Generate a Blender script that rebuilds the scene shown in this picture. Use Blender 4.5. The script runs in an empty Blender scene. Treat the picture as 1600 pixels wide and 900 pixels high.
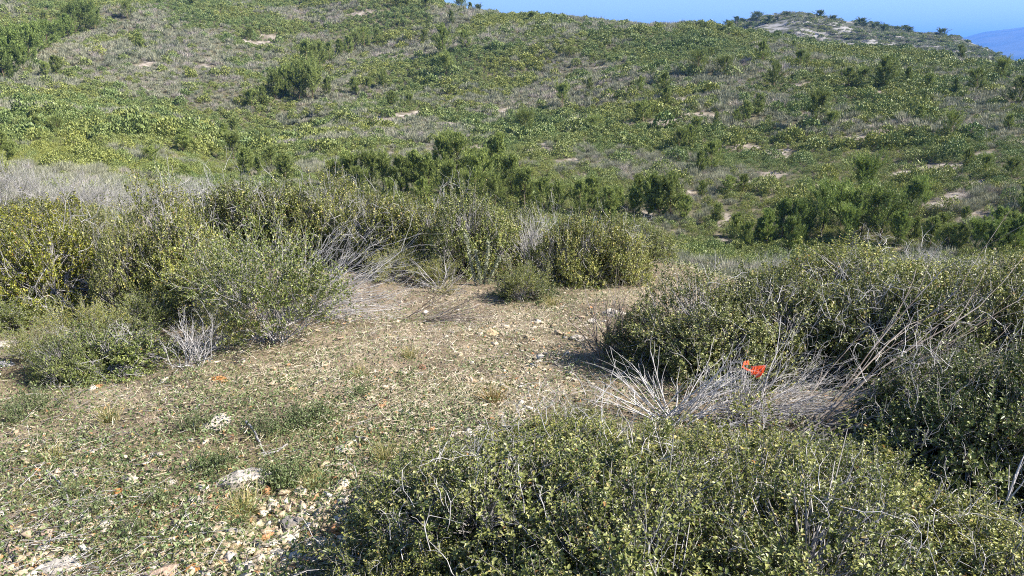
import bpy, bmesh, math, random
import numpy as np
from mathutils import Vector, Matrix

R_ = np.random.default_rng(11)
random.seed(5)
S = bpy.context.scene
COL = S.collection

# ------------------------------------------------------------------ camera, sky, sun, exposure
HC, PITCH, FPX = 1.55, math.radians(16.7), 1200.0      # eye height, downward pitch, focal length in 1600-wide pixels
cam_d = bpy.data.cameras.new("camera"); cam = bpy.data.objects.new("camera", cam_d); COL.objects.link(cam)
cam_d.sensor_width = 36.0; cam_d.lens = 36.0 * FPX / 1600.0
cam_d.clip_start = 0.05; cam_d.clip_end = 40000
cam.location = (0, 0, HC); cam.rotation_euler = (math.pi / 2 - PITCH, 0, 0)
S.camera = cam

SUN_EL, SUN_AZ = math.radians(42), math.radians(99)     # azimuth measured from +Y (view direction) towards +X (right)
sun_dir = Vector((math.sin(SUN_AZ) * math.cos(SUN_EL), math.cos(SUN_AZ) * math.cos(SUN_EL), math.sin(SUN_EL)))
W = bpy.data.worlds.new("World"); S.world = W; W.use_nodes = True
wn = W.node_tree; wn.nodes.clear()
sky = wn.nodes.new("ShaderNodeTexSky"); sky.sky_type = 'NISHITA'; sky.sun_disc = False
sky.sun_elevation = SUN_EL; sky.sun_rotation = SUN_AZ
sky.altitude = 900; sky.air_density = 1.0; sky.dust_density = 0.5; sky.ozone_density = 3.0
bg = wn.nodes.new("ShaderNodeBackground"); bg.inputs[1].default_value = 0.072
wo = wn.nodes.new("ShaderNodeOutputWorld")
wn.links.new(sky.outputs[0], bg.inputs[0]); wn.links.new(bg.outputs[0], wo.inputs[0])
sd = bpy.data.lights.new("sun", 'SUN'); sd.energy = 5.0; sd.angle = math.radians(0.5); sd.color = (1.0, 0.93, 0.82)
so = bpy.data.objects.new("sun", sd); COL.objects.link(so)
so.rotation_euler = sun_dir.to_track_quat('Z', 'Y').to_euler()
vs = S.view_settings
vs.view_transform = 'Standard'; vs.look = 'None'; vs.gamma = 1.0; vs.use_curve_mapping = False; vs.exposure = 1.55
S.cycles.max_bounces = 5; S.cycles.diffuse_bounces = 2; S.cycles.glossy_bounces = 1; S.cycles.transmission_bounces = 3
S.cycles.volume_bounces = 0
S.cycles.use_denoising = False
S.cycles.filter_width = 1.05
S.cycles.sample_clamp_indirect = 4.0

# ------------------------------------------------------------------ numpy helpers
def _hash(ix, iy, iz, seed):
    h = (ix * 374761393 + iy * 668265263 + iz * 2147483647 + seed * 144665) & 0xFFFFFFFF
    h = ((h ^ (h >> 13)) * 1274126177) & 0xFFFFFFFF
    h = (h ^ (h >> 16)) & 0xFFFFFFFF
    return h / 4294967295.0
def vnoise(P, freq, seed=0):
    """value noise in -1..1 at points P (n,3)"""
    p = np.asarray(P, float) * freq
    i = np.floor(p).astype(np.int64); f = p - i; f = f * f * (3 - 2 * f)
    out = 0
    for dx in (0, 1):
        wx = f[:, 0] if dx else 1 - f[:, 0]
        for dy in (0, 1):
            wy = f[:, 1] if dy else 1 - f[:, 1]
            for dz in (0, 1):
                wz = f[:, 2] if dz else 1 - f[:, 2]
                out = out + wx * wy * wz * _hash(i[:, 0] + dx, i[:, 1] + dy, i[:, 2] + dz, seed)
    return out * 2 - 1
def fbm(P, freq, octv=3, seed=0):
    return sum(vnoise(P, freq * 2 ** k, seed + k * 17) * 0.5 ** k for k in range(octv))
def nz2(x, y, freq, seed=0, octv=1):
    x = np.atleast_1d(np.asarray(x, float)); y = np.atleast_1d(np.asarray(y, float))
    return fbm(np.stack([x, y, np.zeros_like(x)], 1), freq, octv, seed)
def unit(v):
    return v / np.maximum(np.linalg.norm(v, axis=-1, keepdims=True), 1e-9)
def rdir(n, rng=None):
    return unit((rng or R_).normal(size=(n, 3)))

class Geo:
    """collects vertices, faces and one float per vertex ('t'), then links ONE mesh"""
    def __init__(s): s.V = []; s.F = []; s.T = []; s.n = 0
    def add(s, V, F, T=0.5):
        V = np.asarray(V, np.float32).reshape(-1, 3); F = np.asarray(F, np.int64)
        if len(V) == 0: return s
        s.V.append(V); s.F.append(F + s.n)
        s.T.append(np.broadcast_to(np.asarray(T, np.float32), (len(V),))); s.n += len(V)
        return s
    def mesh(s, name, mat, smooth=False):
        me = bpy.data.meshes.new(name)
        V = np.concatenate(s.V); T = np.concatenate(s.T)
        li = np.concatenate([f.ravel() for f in s.F]).astype(np.int32)
        sz = np.concatenate([np.full(len(f), f.shape[1], np.int32) for f in s.F])
        st = np.concatenate([[0], np.cumsum(sz)[:-1]]).astype(np.int32)
        me.vertices.add(len(V)); me.vertices.foreach_set("co", V.ravel())
        me.loops.add(len(li)); me.loops.foreach_set("vertex_index", li)
        me.polygons.add(len(sz)); me.polygons.foreach_set("loop_start", st)
        me.update(calc_edges=True)
        a = me.attributes.new("t", 'FLOAT', 'POINT'); a.data.foreach_set("value", np.ascontiguousarray(T))
        if smooth: me.polygons.foreach_set("use_smooth", np.ones(len(sz), bool))
        if mat: me.materials.append(mat)
        return me

def obj(name, me, parent=None):
    o = bpy.data.objects.new(name, me); COL.objects.link(o)
    if parent: o.parent = parent
    return o
def tag(o, label, cat, group=None, kind=None):
    o["label"] = label
    if cat: o["category"] = cat
    if group: o["group"] = group
    if kind: o["kind"] = kind
    return o
def empty(name, loc, rz=0.0):
    e = bpy.data.objects.new(name, None); COL.objects.link(e)
    e.location = loc; e.rotation_euler = (0, 0, rz); e.empty_display_size = 0.1
    return e

def frames(A):
    up = np.where(np.abs(A[:, 2:3]) > 0.9, np.array([[1.0, 0, 0]]), np.array([[0, 0, 1.0]]))
    U = unit(np.cross(A, up)); Vv = np.cross(A, U)
    return U, Vv
def tubes(g, P0, P1, r0, r1, T=0.5, k=3):
    """one k-sided prism per segment"""
    P0 = np.asarray(P0, float).reshape(-1, 3); P1 = np.asarray(P1, float).reshape(-1, 3); n = len(P0)
    if n == 0: return
    r0 = np.broadcast_to(r0, (n,)); r1 = np.broadcast_to(r1, (n,)); T = np.broadcast_to(T, (n,))
    A = unit(P1 - P0); U, Vv = frames(A)
    an = np.arange(k) * 2 * math.pi / k
    ring = U[:, None] * np.cos(an)[None, :, None] + Vv[:, None] * np.sin(an)[None, :, None]
    a = P0[:, None] + ring * r0[:, None, None]; b = P1[:, None] + ring * r1[:, None, None]
    V = np.concatenate([a, b], 1).reshape(-1, 3)
    j = np.arange(k); q = np.stack([j, (j + 1) % k, (j + 1) % k + k, j + k], 1)
    F = (np.arange(n) * 2 * k)[:, None, None] + q[None]
    g.add(V, F.reshape(-1, 4), np.repeat(T, 2 * k))
def leaves(g, P, A, N, L, Wd, T, fold=0.25, hexa=True):
    """folded leaf blades: base P, long axis A, face normal N"""
    n = len(P); A = unit(A); B = unit(np.cross(A, N)); N = np.cross(B, A)
    L = np.broadcast_to(L, (n,))[:, None]; Wd = np.broadcast_to(Wd, (n,))[:, None]
    if hexa:
        pts = [P, P + A * L * .32 + B * Wd * .5 + N * Wd * fold, P + A * L * .72 + B * Wd * .42 + N * Wd * fold,
               P + A * L - N * L * .08, P + A * L * .72 - B * Wd * .42 + N * Wd * fold, P + A * L * .32 - B * Wd * .5 + N * Wd * fold]
        V = np.stack(pts, 1).reshape(-1, 3)
        q = np.array([[0, 3, 2, 1], [0, 5, 4, 3]]); m = 6
    else:
        pts = [P, P + A * L * .45 + B * Wd * .5 + N * Wd * fold, P + A * L, P + A * L * .45 - B * Wd * .5 + N * Wd * fold]
        V = np.stack(pts, 1).reshape(-1, 3); q = np.array([[0, 2, 1], [0, 3, 2]]); m = 4
    F = (np.arange(n) * m)[:, None, None] + q[None]
    g.add(V, F.reshape(-1, q.shape[1]), np.repeat(np.broadcast_to(T, (n,)), m))

# ------------------------------------------------------------------ materials
def mat(name):
    m = bpy.data.materials.new(name); m.use_nodes = True; nt = m.node_tree; nt.nodes.clear()
    out = nt.nodes.new("ShaderNodeOutputMaterial")
    return m, nt, out
def N(nt, typ, **kw):
    n = nt.nodes.new(typ)
    for k, v in kw.items():
        if k.startswith("i_"):
            key = k[2:]; key = int(key) if key.isdigit() else key
            n.inputs[key].default_value = v
        else: setattr(n, k, v)
    return n
def ramp(nt, stops):
    r = nt.nodes.new("ShaderNodeValToRGB"); e = r.color_ramp.elements
    while len(e) < len(stops): e.new(0.5)
    for el, (p, c) in zip(e, stops): el.position = p; el.color = (*c, 1)
    return r
def mul(nt, a, b, f=1.0):
    m = nt.nodes.new("ShaderNodeMix"); m.data_type = 'RGBA'; m.blend_type = 'MULTIPLY'; m.inputs[0].default_value = f
    nt.links.new(a, m.inputs[6]); nt.links.new(b, m.inputs[7]); return m.outputs[2]
def leaf_mat(name, stops, rough=0.42, transl=0.22, hue=0.0, noise=None, spec=0.5):
    m, nt, out = mat(name); L = nt.links
    at = N(nt, "ShaderNodeAttribute", attribute_name="t")
    rp = ramp(nt, stops); L.new(at.outputs["Fac"], rp.inputs[0])
    oi = N(nt, "ShaderNodeObjectInfo")
    c = mul(nt, rp.outputs[0], oi.outputs["Color"])
    if noise:                                           # slow change of colour from plant to plant over the slope
        tx = N(nt, "ShaderNodeTexNoise", i_Scale=noise[0], i_Detail=3.0); L.new(oi.outputs["Location"], tx.inputs["Vector"])
        ad = N(nt, "ShaderNodeMath", operation='MULTIPLY_ADD'); L.new(oi.outputs["Random"], ad.inputs[0]); ad.inputs[1].default_value = 0.35
        L.new(tx.outputs[0], ad.inputs[2])
        r2 = ramp(nt, noise[1]); L.new(ad.outputs[0], r2.inputs[0]); c = mul(nt, c, r2.outputs[0])
    b = N(nt, "ShaderNodeBsdfPrincipled"); b.inputs["Roughness"].default_value = rough; b.inputs["Specular IOR Level"].default_value = spec
    L.new(c, b.inputs["Base Color"])
    t = N(nt, "ShaderNodeBsdfTranslucent"); L.new(c, t.inputs[0])
    mx = N(nt, "ShaderNodeMixShader"); mx.inputs[0].default_value = transl
    L.new(b.outputs[0], mx.inputs[1]); L.new(t.outputs[0], mx.inputs[2]); L.new(mx.outputs[0], out.inputs[0])
    return m
def plain_mat(name, stops, rough=0.85, spec=0.2, noise_scale=None, spots=None, bump=None):
    m, nt, out = mat(name); L = nt.links
    at = N(nt, "ShaderNodeAttribute", attribute_name="t"); oi = N(nt, "ShaderNodeObjectInfo")
    rp = ramp(nt, stops); L.new(at.outputs["Fac"], rp.inputs[0]); c = mul(nt, rp.outputs[0], oi.outputs["Color"])
    b = N(nt, "ShaderNodeBsdfPrincipled"); b.inputs["Roughness"].default_value = rough; b.inputs["Specular IOR Level"].default_value = spec
    if noise_scale:
        tc = N(nt, "ShaderNodeTexCoord")
        tx = N(nt, "ShaderNodeTexNoise", i_Scale=noise_scale, i_Detail=8.0, i_Roughness=0.7); L.new(tc.outputs["Object"], tx.inputs["Vector"])
        r2 = ramp(nt, spots); L.new(tx.outputs[0], r2.inputs[0]); c = mul(nt, c, r2.outputs[0])
        if bump:
            bp = N(nt, "ShaderNodeBump", i_Strength=0.8, i_Distance=bump); L.new(tx.outputs[0], bp.inputs["Height"]); L.new(bp.outputs[0], b.inputs["Normal"])
    L.new(c, b.inputs["Base Color"]); L.new(b.outputs[0], out.inputs[0])
    return m

M_KERMES = leaf_mat("kermes_leaf", [(0.0, (.045, .065, .016)), (0.35, (.12, .148, .038)), (0.72, (.26, .275, .082)), (0.93, (.43, .42, .18)), (1.0, (.30, .17, .06))], rough=.38, transl=.22, spec=.4)
M_GREYLEAF = leaf_mat("grey_leaf", [(0.0, (.06, .075, .04)), (0.6, (.14, .16, .09)), (1.0, (.27, .28, .20))], rough=.6)
M_HERB = leaf_mat("herb_leaf", [(0.0, (.05, .08, .025)), (0.6, (.12, .17, .055)), (1.0, (.24, .27, .13))], rough=.5)
M_TWIG = plain_mat("grey_twig", [(0.0, (.10, .085, .075)), (0.5, (.28, .265, .26)), (1.0, (.52, .505, .50))], rough=.8)
M_BROWNTWIG = plain_mat("brown_twig", [(0.0, (.07, .05, .04)), (0.5, (.17, .135, .11)), (1.0, (.34, .30, .27))], rough=.8)
M_STRAW = plain_mat("straw", [(0.0, (.13, .10, .075)), (0.3, (.32, .26, .18)), (0.65, (.52, .45, .32)), (1.0, (.68, .63, .51))], rough=.6)
M_GRASS = leaf_mat("grass_blade", [(0.0, (.09, .13, .03)), (0.5, (.25, .265, .085)), (1.0, (.52, .48, .27))], rough=.5, transl=.3)
M_ROCK = plain_mat("limestone", [(0.0, (.60, .57, .53)), (1.0, (.60, .57, .53))], rough=.9, noise_scale=22, spots=[(.30, (.22, .21, .21)), (.43, (.62, .60, .57)), (.54, (.95, .93, .9)), (.66, (.78, .66, .52))], bump=.05)
M_GRAVEL = plain_mat("gravel_stone", [(0.0, (.20, .18, .165)), (0.3, (.36, .28, .19)), (0.6, (.50, .41, .30)), (0.85, (.62, .58, .53)), (1.0, (.42, .22, .11))], rough=.9, noise_scale=60, spots=[(.3, (.6, .58, .55)), (.6, (1, 1, 1))])
M_BARK = plain_mat("pine_bark", [(0, (.16, .11, .08)), (1, (.16, .11, .08))], rough=.9)
M_PINE = leaf_mat("pine_needles", [(0.0, (.07, .10, .026)), (0.5, (.22, .28, .065)), (1.0, (.38, .42, .14))], rough=.5, transl=.25)
M_TAPE = leaf_mat("orange_tape", [(0, (1.0, .15, .035)), (1, (1.0, .15, .035))], rough=.35, transl=.35)

# ------------------------------------------------------------------ terrain
def te_of(px, row):
    """direction of a picture point: azimuth and rise per metre of horizontal range"""
    x = (px - 800) / FPX; y = (450 - row) / FPX
    dx, dy, dz = x, math.cos(PITCH) + y * math.sin(PITCH), -math.sin(PITCH) + y * math.cos(PITCH)
    h = math.hypot(dx, dy)
    return math.atan2(dx, dy), dz / h
def az_at(px):  return math.atan((px - 800) / FPX * math.cos(PITCH))
def te_row(a, row):
    k = (450 - row) / FPX
    return math.cos(a) * (k * math.cos(PITCH) - math.sin(PITCH)) / (math.cos(PITCH) + k * math.sin(PITCH))

COLS = {   # picture column: distance of the near brow, then (range, picture row) of the opposite hillside up to its crest
    -700: (14, [(55, 285), (90, 215), (160, 90), (240, -40), (420, -260)]),
    0:    (14, [(55, 300), (90, 240), (160, 130), (240, 20), (400, -150)]),
    200:  (13.5, [(55, 305), (85, 250), (145, 150), (220, 45), (380, -105)]),
    400:  (12.5, [(55, 318), (80, 262), (130, 170), (200, 70), (350, -80)]),
    600:  (11.5, [(55, 340), (85, 250), (140, 150), (190, 70), (262, -44)]),
    800:  (10.5, [(55, 352), (88, 240), (140, 130), (180, 65), (225, 17)]),
    1000: (9.5, [(55, 382), (80, 262), (120, 150), (160, 82), (205, 28)]),
    1200: (8.2, [(55, 402), (78, 272), (115, 160), (155, 90), (195, 44)]),
    1400: (7.2, [(55, 408), (75, 285), (110, 170), (150, 100), (185, 57)]),
    1600: (7.0, [(55, 408), (72, 290), (100, 185), (140, 115), (175, 82)]),
    2300: (7.0, [(55, 420), (75, 310), (100, 220), (130, 170), (165, 140)]),
}
SLOPE = 0.085
def near_z(d, brow, a): return -SLOPE * d * (0.55 + 0.45 * max(math.cos(a), -0.6))
d_fine = np.exp(np.linspace(math.log(0.5), math.log(430), 640))
d_all = np.concatenate([d_fine, np.exp(np.linspace(math.log(430), math.log(26000), 24))[1:]])
def smooth(z, k):
    w = np.hanning(2 * k + 3)[1:-1]; w /= w.sum()
    zp = np.concatenate([np.full(k, z[0]) + (z[0] - z[1]) * np.arange(k, 0, -1), z, np.full(k, z[-1])])
    return np.convolve(zp, w, 'valid')
prof_az, prof = [], []
for px, (brow, far) in COLS.items():
    a = az_at(px); D = [0.0, brow * .6, brow]; Z = [0.0, near_z(brow * .6, brow, a), near_z(brow, brow, a)]
    z55 = HC + te_row(a, far[0][1]) * far[0][0]
    D.append(brow + (55 - brow) * .42); Z.append(Z[2] + (z55 - Z[2]) * .52 - .5)
    for d, r in far: D.append(d); Z.append(HC + te_row(a, r) * d)
    dc, zc = D[-1], Z[-1]
    D += [dc * 1.08, dc * 1.5, dc * 2.6, 1500, 30000]; Z += [zc - .3, zc - dc * .09, min(zc - 35, -25), -40, -60]
    z = np.interp(d_all, D, Z)
    far_s = smooth(z, 16); near_s = smooth(z, 10)
    wgt = np.clip((d_all - 20) / 30, 0, 1); z = near_s * (1 - wgt) + far_s * wgt
    prof_az.append(a); prof.append(z)
prof_az = np.array(prof_az); prof = np.array(prof)
half = math.radians(47)
az_all = np.concatenate([np.linspace(-math.pi, -half, 40)[:-1], np.linspace(-half, half, 420), np.linspace(half, math.pi, 40)[1:-1]])
def smoothed_cols(a):
    a = np.clip(a, prof_az[0], prof_az[-1])
    i = np.clip(np.searchsorted(prof_az, a) - 1, 0, len(prof_az) - 2)
    f = (a - prof_az[i]) / (prof_az[i + 1] - prof_az[i]); f = f * f * (3 - 2 * f) * .5 + f * .5
    return prof[i] * (1 - f)[:, None] + prof[i + 1] * f[:, None]
Zg = smoothed_cols(az_all)
AZ, DD = np.meshgrid(az_all, d_all, indexing='ij')
X = np.sin(AZ) * DD; Y = np.cos(AZ) * DD
fl = lambda a: a.ravel()
farw = np.clip((DD - 45) / 50, 0, 1) * np.clip((1500 - DD) / 1000, 0, 1)
bump_far = (nz2(fl(X), fl(Y), 1 / 42., 3, 2) * 2.3).reshape(X.shape) * farw
bump_far += (nz2(fl(X), fl(Y), 1 / 11., 9, 2) * .5).reshape(X.shape) * farw
neary = np.clip((30 - DD) / 20, 0, 1)
bump_near = ((nz2(fl(X), fl(Y), 1.1, 21, 2) * .035 + nz2(fl(X), fl(Y), 7., 31, 2) * .012).reshape(X.shape)) * neary
Zg = Zg + bump_far + bump_near

def _zg(a, d):
    a = np.asarray(a, float); d = np.asarray(d, float)
    i = np.clip(np.searchsorted(az_all, a) - 1, 0, len(az_all) - 2); j = np.clip(np.searchsorted(d_all, d) - 1, 0, len(d_all) - 2)
    f = np.clip((a - az_all[i]) / (az_all[i + 1] - az_all[i]), 0, 1); g = np.clip((d - d_all[j]) / (d_all[j + 1] - d_all[j]), 0, 1)
    return (Zg[i, j] * (1 - f) + Zg[i + 1, j] * f) * (1 - g) + (Zg[i, j + 1] * (1 - f) + Zg[i + 1, j + 1] * f) * g
def gz(x, y): return _zg(np.arctan2(x, y), np.hypot(x, y))
def hit(px, row, dmin=0.6):
    """the ground point seen at a picture point"""
    a, te = te_of(px, row)
    d = np.exp(np.linspace(math.log(dmin), math.log(430), 2500)); z = _zg(np.full_like(d, a), d)
    below = np.nonzero(HC + te * d <= z)[0]
    dd = d[below[0]] if len(below) else 250.0
    return Vector((math.sin(a) * dd, math.cos(a) * dd, float(_zg(a, dd))))
def mpp(p): # metres per 1600-wide pixel at p
    return (p.y * math.cos(PITCH) - (p.z - HC) * math.sin(PITCH)) / FPX
def project(x, y, z):
    dep = y * math.cos(PITCH) - (z - HC) * math.sin(PITCH); up = y * math.sin(PITCH) + (z - HC) * math.cos(PITCH)
    dep = np.maximum(dep, 1e-3)
    return 800 + FPX * x / dep, 450 - FPX * up / dep

# gully running down the left part of the hillside
gul = np.array([[*hit(px, r)[:2]] for px, r in ((600, 40), (560, 80), (500, 120), (440, 165), (400, 225), (380, 275))])
def polyd(x, y, pl):
    best = np.full(x.shape, 1e9)
    for a, b in zip(pl[:-1], pl[1:]):
        ab = b - a; t = np.clip(((x - a[0]) * ab[0] + (y - a[1]) * ab[1]) / (ab @ ab), 0, 1)
        best = np.minimum(best, np.hypot(x - a[0] - t * ab[0], y - a[1] - t * ab[1]))
    return best
Zg = Zg - 2.2 * np.exp(-(polyd(X, Y, gul) / 7.0) ** 2) * farw

# bare ground on the far slope: picture ellipses put down on the terrain
BARE = [(562, 22, 26, 8), (395, 66, 34, 6), (425, 58, 14, 5), (352, 92, 26, 5), (228, 101, 24, 5), (318, 103, 16, 3), (600, 188, 40, 9), (655, 180, 30, 6),
        (775, 172, 50, 7), (590, 240, 45, 6), (680, 235, 60, 5), (690, 150, 40, 4), (865, 122, 60, 4), (955, 150, 22, 6), (1040, 190, 60, 8), (1085, 178, 30, 6),
        (1155, 230, 34, 9), (1215, 235, 24, 16), (1205, 275, 24, 6), (1385, 207, 22, 7), (1460, 265, 40, 8), (1530, 285, 34, 7), (1515, 335, 32, 14), (1440, 272, 30, 6),
        (1125, 350, 12, 20), (1122, 375, 14, 12), (30, 200, 20, 4), (1585, 85, 20, 5), (1590, 135, 18, 6), (830, 240, 14, 6), (905, 255, 30, 4), (1000, 300, 20, 3), (1560, 125, 16, 4),
        (850, 230, 18, 8), (1110, 180, 20, 6), (1170, 285, 18, 8), (1330, 215, 24, 4)]
BARE += [(float(R_.uniform(560, 1590)), float(R_.uniform(80, 340)), float(R_.uniform(7, 22)), float(R_.uniform(2, 4.5))) for _ in range(75)]
BARE_W = []
for px, r, w, h in BARE:
    p = hit(px, r, 30); m = mpp(p)
    pu = hit(px, r - h, 30); pd = hit(px, r + h, 30)
    ry = max(1.0, abs(pu.length - pd.length) / 2); BARE_W.append((p.x, p.y, max(w * m, 1.0) * .68, min(ry, 9) * .5))
def bare_mask(x, y):
    out = np.zeros_like(x)
    wob = nz2(x.ravel(), y.ravel(), .5, 77, 3).reshape(x.shape) * 1.15
    for bx, by, rx, ry in BARE_W:
        a = math.atan2(bx, by); u = (x - bx) * math.cos(a) - (y - by) * math.sin(a); v = (x - bx) * math.sin(a) + (y - by) * math.cos(a)
        q = np.sqrt((u / rx) ** 2 + (v / ry) ** 2) + wob
        out = np.maximum(out, np.clip((1.15 - q) / .35, 0, 1))
    return out
bare = bare_mask(X, Y)
# trail: 1 on the trodden ground, 0 under the scrub; the litter and herbs use it too
nA, nD = Zg.shape
V = np.stack([X, Y, Zg], -1).reshape(-1, 3)
ii, jj = np.meshgrid(np.arange(nA), np.arange(nD - 1), indexing='ij'); i2 = (ii + 1) % nA
F = np.stack([ii * nD + jj, i2 * nD + jj, i2 * nD + jj + 1, ii * nD + jj + 1], -1).reshape(-1, 4)
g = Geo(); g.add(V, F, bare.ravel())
cv = len(V); i0 = np.arange(nA); g2F = np.stack([i0 * nD, np.full(nA, cv), ((i0 + 1) % nA) * nD], 1)
g.V.append(np.array([[0, 0, 0]], np.float32)); g.T.append(np.zeros(1, np.float32)); g.F.append(g2F); g.n += 1
m, nt, out = mat("stony_ground"); L = nt.links
geo = N(nt, "ShaderNodeNewGeometry")
at = N(nt, "ShaderNodeAttribute", attribute_name="t")
n1 = N(nt, "ShaderNodeTexNoise", i_Scale=1.6, i_Detail=8.0, i_Roughness=0.7); L.new(geo.outputs["Position"], n1.inputs["Vector"])
n2 = N(nt, "ShaderNodeTexNoise", i_Scale=45.0, i_Detail=5.0, i_Roughness=0.75); L.new(geo.outputs["Position"], n2.inputs["Vector"])
soil = ramp(nt, [(.3, (.11, .08, .056)), (.5, (.21, .165, .12)), (.68, (.34, .275, .20))]); L.new(n1.outputs[0], soil.inputs[0])
fine = ramp(nt, [(.3, (.45, .43, .40)), (.55, (1, 1, 1)), (.75, (1.25, 1.2, 1.1))]); L.new(n2.outputs[0], fine.inputs[0])
near_c = mul(nt, soil.outputs[0], fine.outputs[0])
n3 = N(nt, "ShaderNodeTexNoise", i_Scale=0.9, i_Detail=8.0, i_Roughness=0.75); L.new(geo.outputs["Position"], n3.inputs["Vector"])
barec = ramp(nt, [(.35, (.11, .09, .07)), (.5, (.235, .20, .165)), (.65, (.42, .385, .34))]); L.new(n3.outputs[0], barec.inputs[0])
under = ramp(nt, [(.35, (.055, .055, .03)), (.55, (.105, .095, .06)), (.7, (.20, .17, .13))]); L.new(n3.outputs[0], under.inputs[0])  # olive-brown soil between the shrubs, its colour darkened to stand in for shade
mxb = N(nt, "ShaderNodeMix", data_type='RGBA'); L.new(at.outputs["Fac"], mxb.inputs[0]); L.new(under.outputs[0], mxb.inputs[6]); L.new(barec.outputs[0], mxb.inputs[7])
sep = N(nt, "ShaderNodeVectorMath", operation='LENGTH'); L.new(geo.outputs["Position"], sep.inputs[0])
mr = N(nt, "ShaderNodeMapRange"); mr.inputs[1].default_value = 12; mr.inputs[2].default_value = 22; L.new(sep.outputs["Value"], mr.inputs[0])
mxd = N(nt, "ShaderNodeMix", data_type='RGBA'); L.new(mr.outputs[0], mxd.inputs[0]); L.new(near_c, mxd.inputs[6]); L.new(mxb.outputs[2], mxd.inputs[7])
bs = N(nt, "ShaderNodeBsdfPrincipled"); bs.inputs["Roughness"].default_value = .95; bs.inputs["Specular IOR Level"].default_value = .15
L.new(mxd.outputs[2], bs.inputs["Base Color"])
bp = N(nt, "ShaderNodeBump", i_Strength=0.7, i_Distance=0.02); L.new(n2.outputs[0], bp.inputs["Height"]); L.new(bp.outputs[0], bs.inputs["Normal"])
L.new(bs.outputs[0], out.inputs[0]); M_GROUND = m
ground = obj("ground", g.mesh("ground", M_GROUND, smooth=True))
tag(ground, "stony hillside ground falling to a valley and rising to the opposite slope", None, kind="structure")

# distant rocky hill and the blue mountain
def ridge(name, pts, d_ridge, d_front, d_back, z_foot, material, amp, cols=160, rows=40, seed=5, kind_label=""):
    pxs = np.linspace(pts[0][0], pts[-1][0], cols); rr = np.interp(pxs, [p[0] for p in pts], [p[1] for p in pts])
    ds = np.concatenate([np.linspace(d_front, d_ridge, rows // 2), np.linspace(d_ridge, d_back, rows // 2)[1:]])
    P = []
    for px, r in zip(pxs, rr):
        a = az_at(px); zt = HC + te_row(a, r) * d_ridge
        f = np.where(ds <= d_ridge, (ds - d_front) / (d_ridge - d_front), (d_back - ds) / (d_back - d_ridge))
        f = np.sin(np.clip(f, 0, 1) * math.pi / 2) ** .85
        P.append(np.stack([np.sin(a) * ds, np.cos(a) * ds, z_foot + (zt - z_foot) * f], 1))
    P = np.array(P); fl_ = P.reshape(-1, 3); nr = len(ds)
    w = np.sin(np.linspace(0, 1, nr) * math.pi) ** .5
    fl_[:, 2] += (fbm(fl_, 14. / (d_back - d_front), 3, seed + 9) * amp * .8 * np.tile(w, cols)) if amp < 10 else 0
    fl_[:, 2] += fbm(fl_, 3.2 / (d_back - d_front), 4, seed) * amp * np.tile(w, cols)
    ii, jj = np.meshgrid(np.arange(cols - 1), np.arange(nr - 1), indexing='ij')
    F = np.stack([ii * nr + jj, (ii + 1) * nr + jj, (ii + 1) * nr + jj + 1, ii * nr + jj + 1], -1).reshape(-1, 4)
    gg = Geo(); gg.add(fl_, F); o = obj(name, gg.mesh(name, material, smooth=True))
    tag(o, kind_label, None, kind="structure"); return P
m, nt, out = mat("rocky_slope"); L = nt.links
geo = N(nt, "ShaderNodeNewGeometry")
mp = N(nt, "ShaderNodeMapping"); mp.inputs["Scale"].default_value = (.05, .05, .22); mp.inputs["Rotation"].default_value = (0, .5, 0); L.new(geo.outputs["Position"], mp.inputs["Vector"])
n1 = N(nt, "ShaderNodeTexNoise", i_Scale=1.0, i_Detail=7.0, i_Roughness=0.7); L.new(mp.outputs[0], n1.inputs["Vector"])
rp = ramp(nt, [(.40, (.04, .05, .03)), (.50, (.07, .075, .05)), (.56, (.22, .215, .21)), (.74, (.36, .355, .35))]); L.new(n1.outputs[0], rp.inputs[0])
bs = N(nt, "ShaderNodeBsdfPrincipled"); bs.inputs["Roughness"].default_value = .95; bs.inputs["Specular IOR Level"].default_value = .1
L.new(rp.outputs[0], bs.inputs["Base Color"]); L.new(bs.outputs[0], out.inputs[0]); M_ROCKHILL = m
ROCKY = ridge("rocky_hill", [(960, 120), (1050, 62), (1110, 46), (1150, 36), (1190, 25), (1240, 19), (1300, 28), (1340, 37), (1400, 45), (1450, 54), (1500, 66), (1580, 100), (1680, 130)],
      470, 360, 620, -14, M_ROCKHILL, 2.2, kind_label="far rocky hilltop with grey outcrops behind the green crest")
m, nt, out = mat("far_mountain"); L = nt.links
geo = N(nt, "ShaderNodeNewGeometry"); n1 = N(nt, "ShaderNodeTexNoise", i_Scale=.004, i_Detail=8.0); L.new(geo.outputs["Position"], n1.inputs["Vector"])
rp = ramp(nt, [(.4, (.05, .06, .04)), (.6, (.11, .11, .08))]); L.new(n1.outputs[0], rp.inputs[0])
bs = N(nt, "ShaderNodeBsdfPrincipled"); bs.inputs["Roughness"].default_value = 1; bs.inputs["Specular IOR Level"].default_value = 0
L.new(rp.outputs[0], bs.inputs["Base Color"]); L.new(bs.outputs[0], out.inputs[0])
ridge("blue_mountain", [(1250, 105), (1400, 84), (1500, 62), (1530, 53), (1560, 49), (1600, 44), (1680, 36), (1800, 30), (2000, 48), (2200, 40), (2500, 92)], 9000, 6800, 12000, -62, m, 20, seed=8,
      kind_label="far mountain ridge faded to blue behind the hill")

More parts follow.
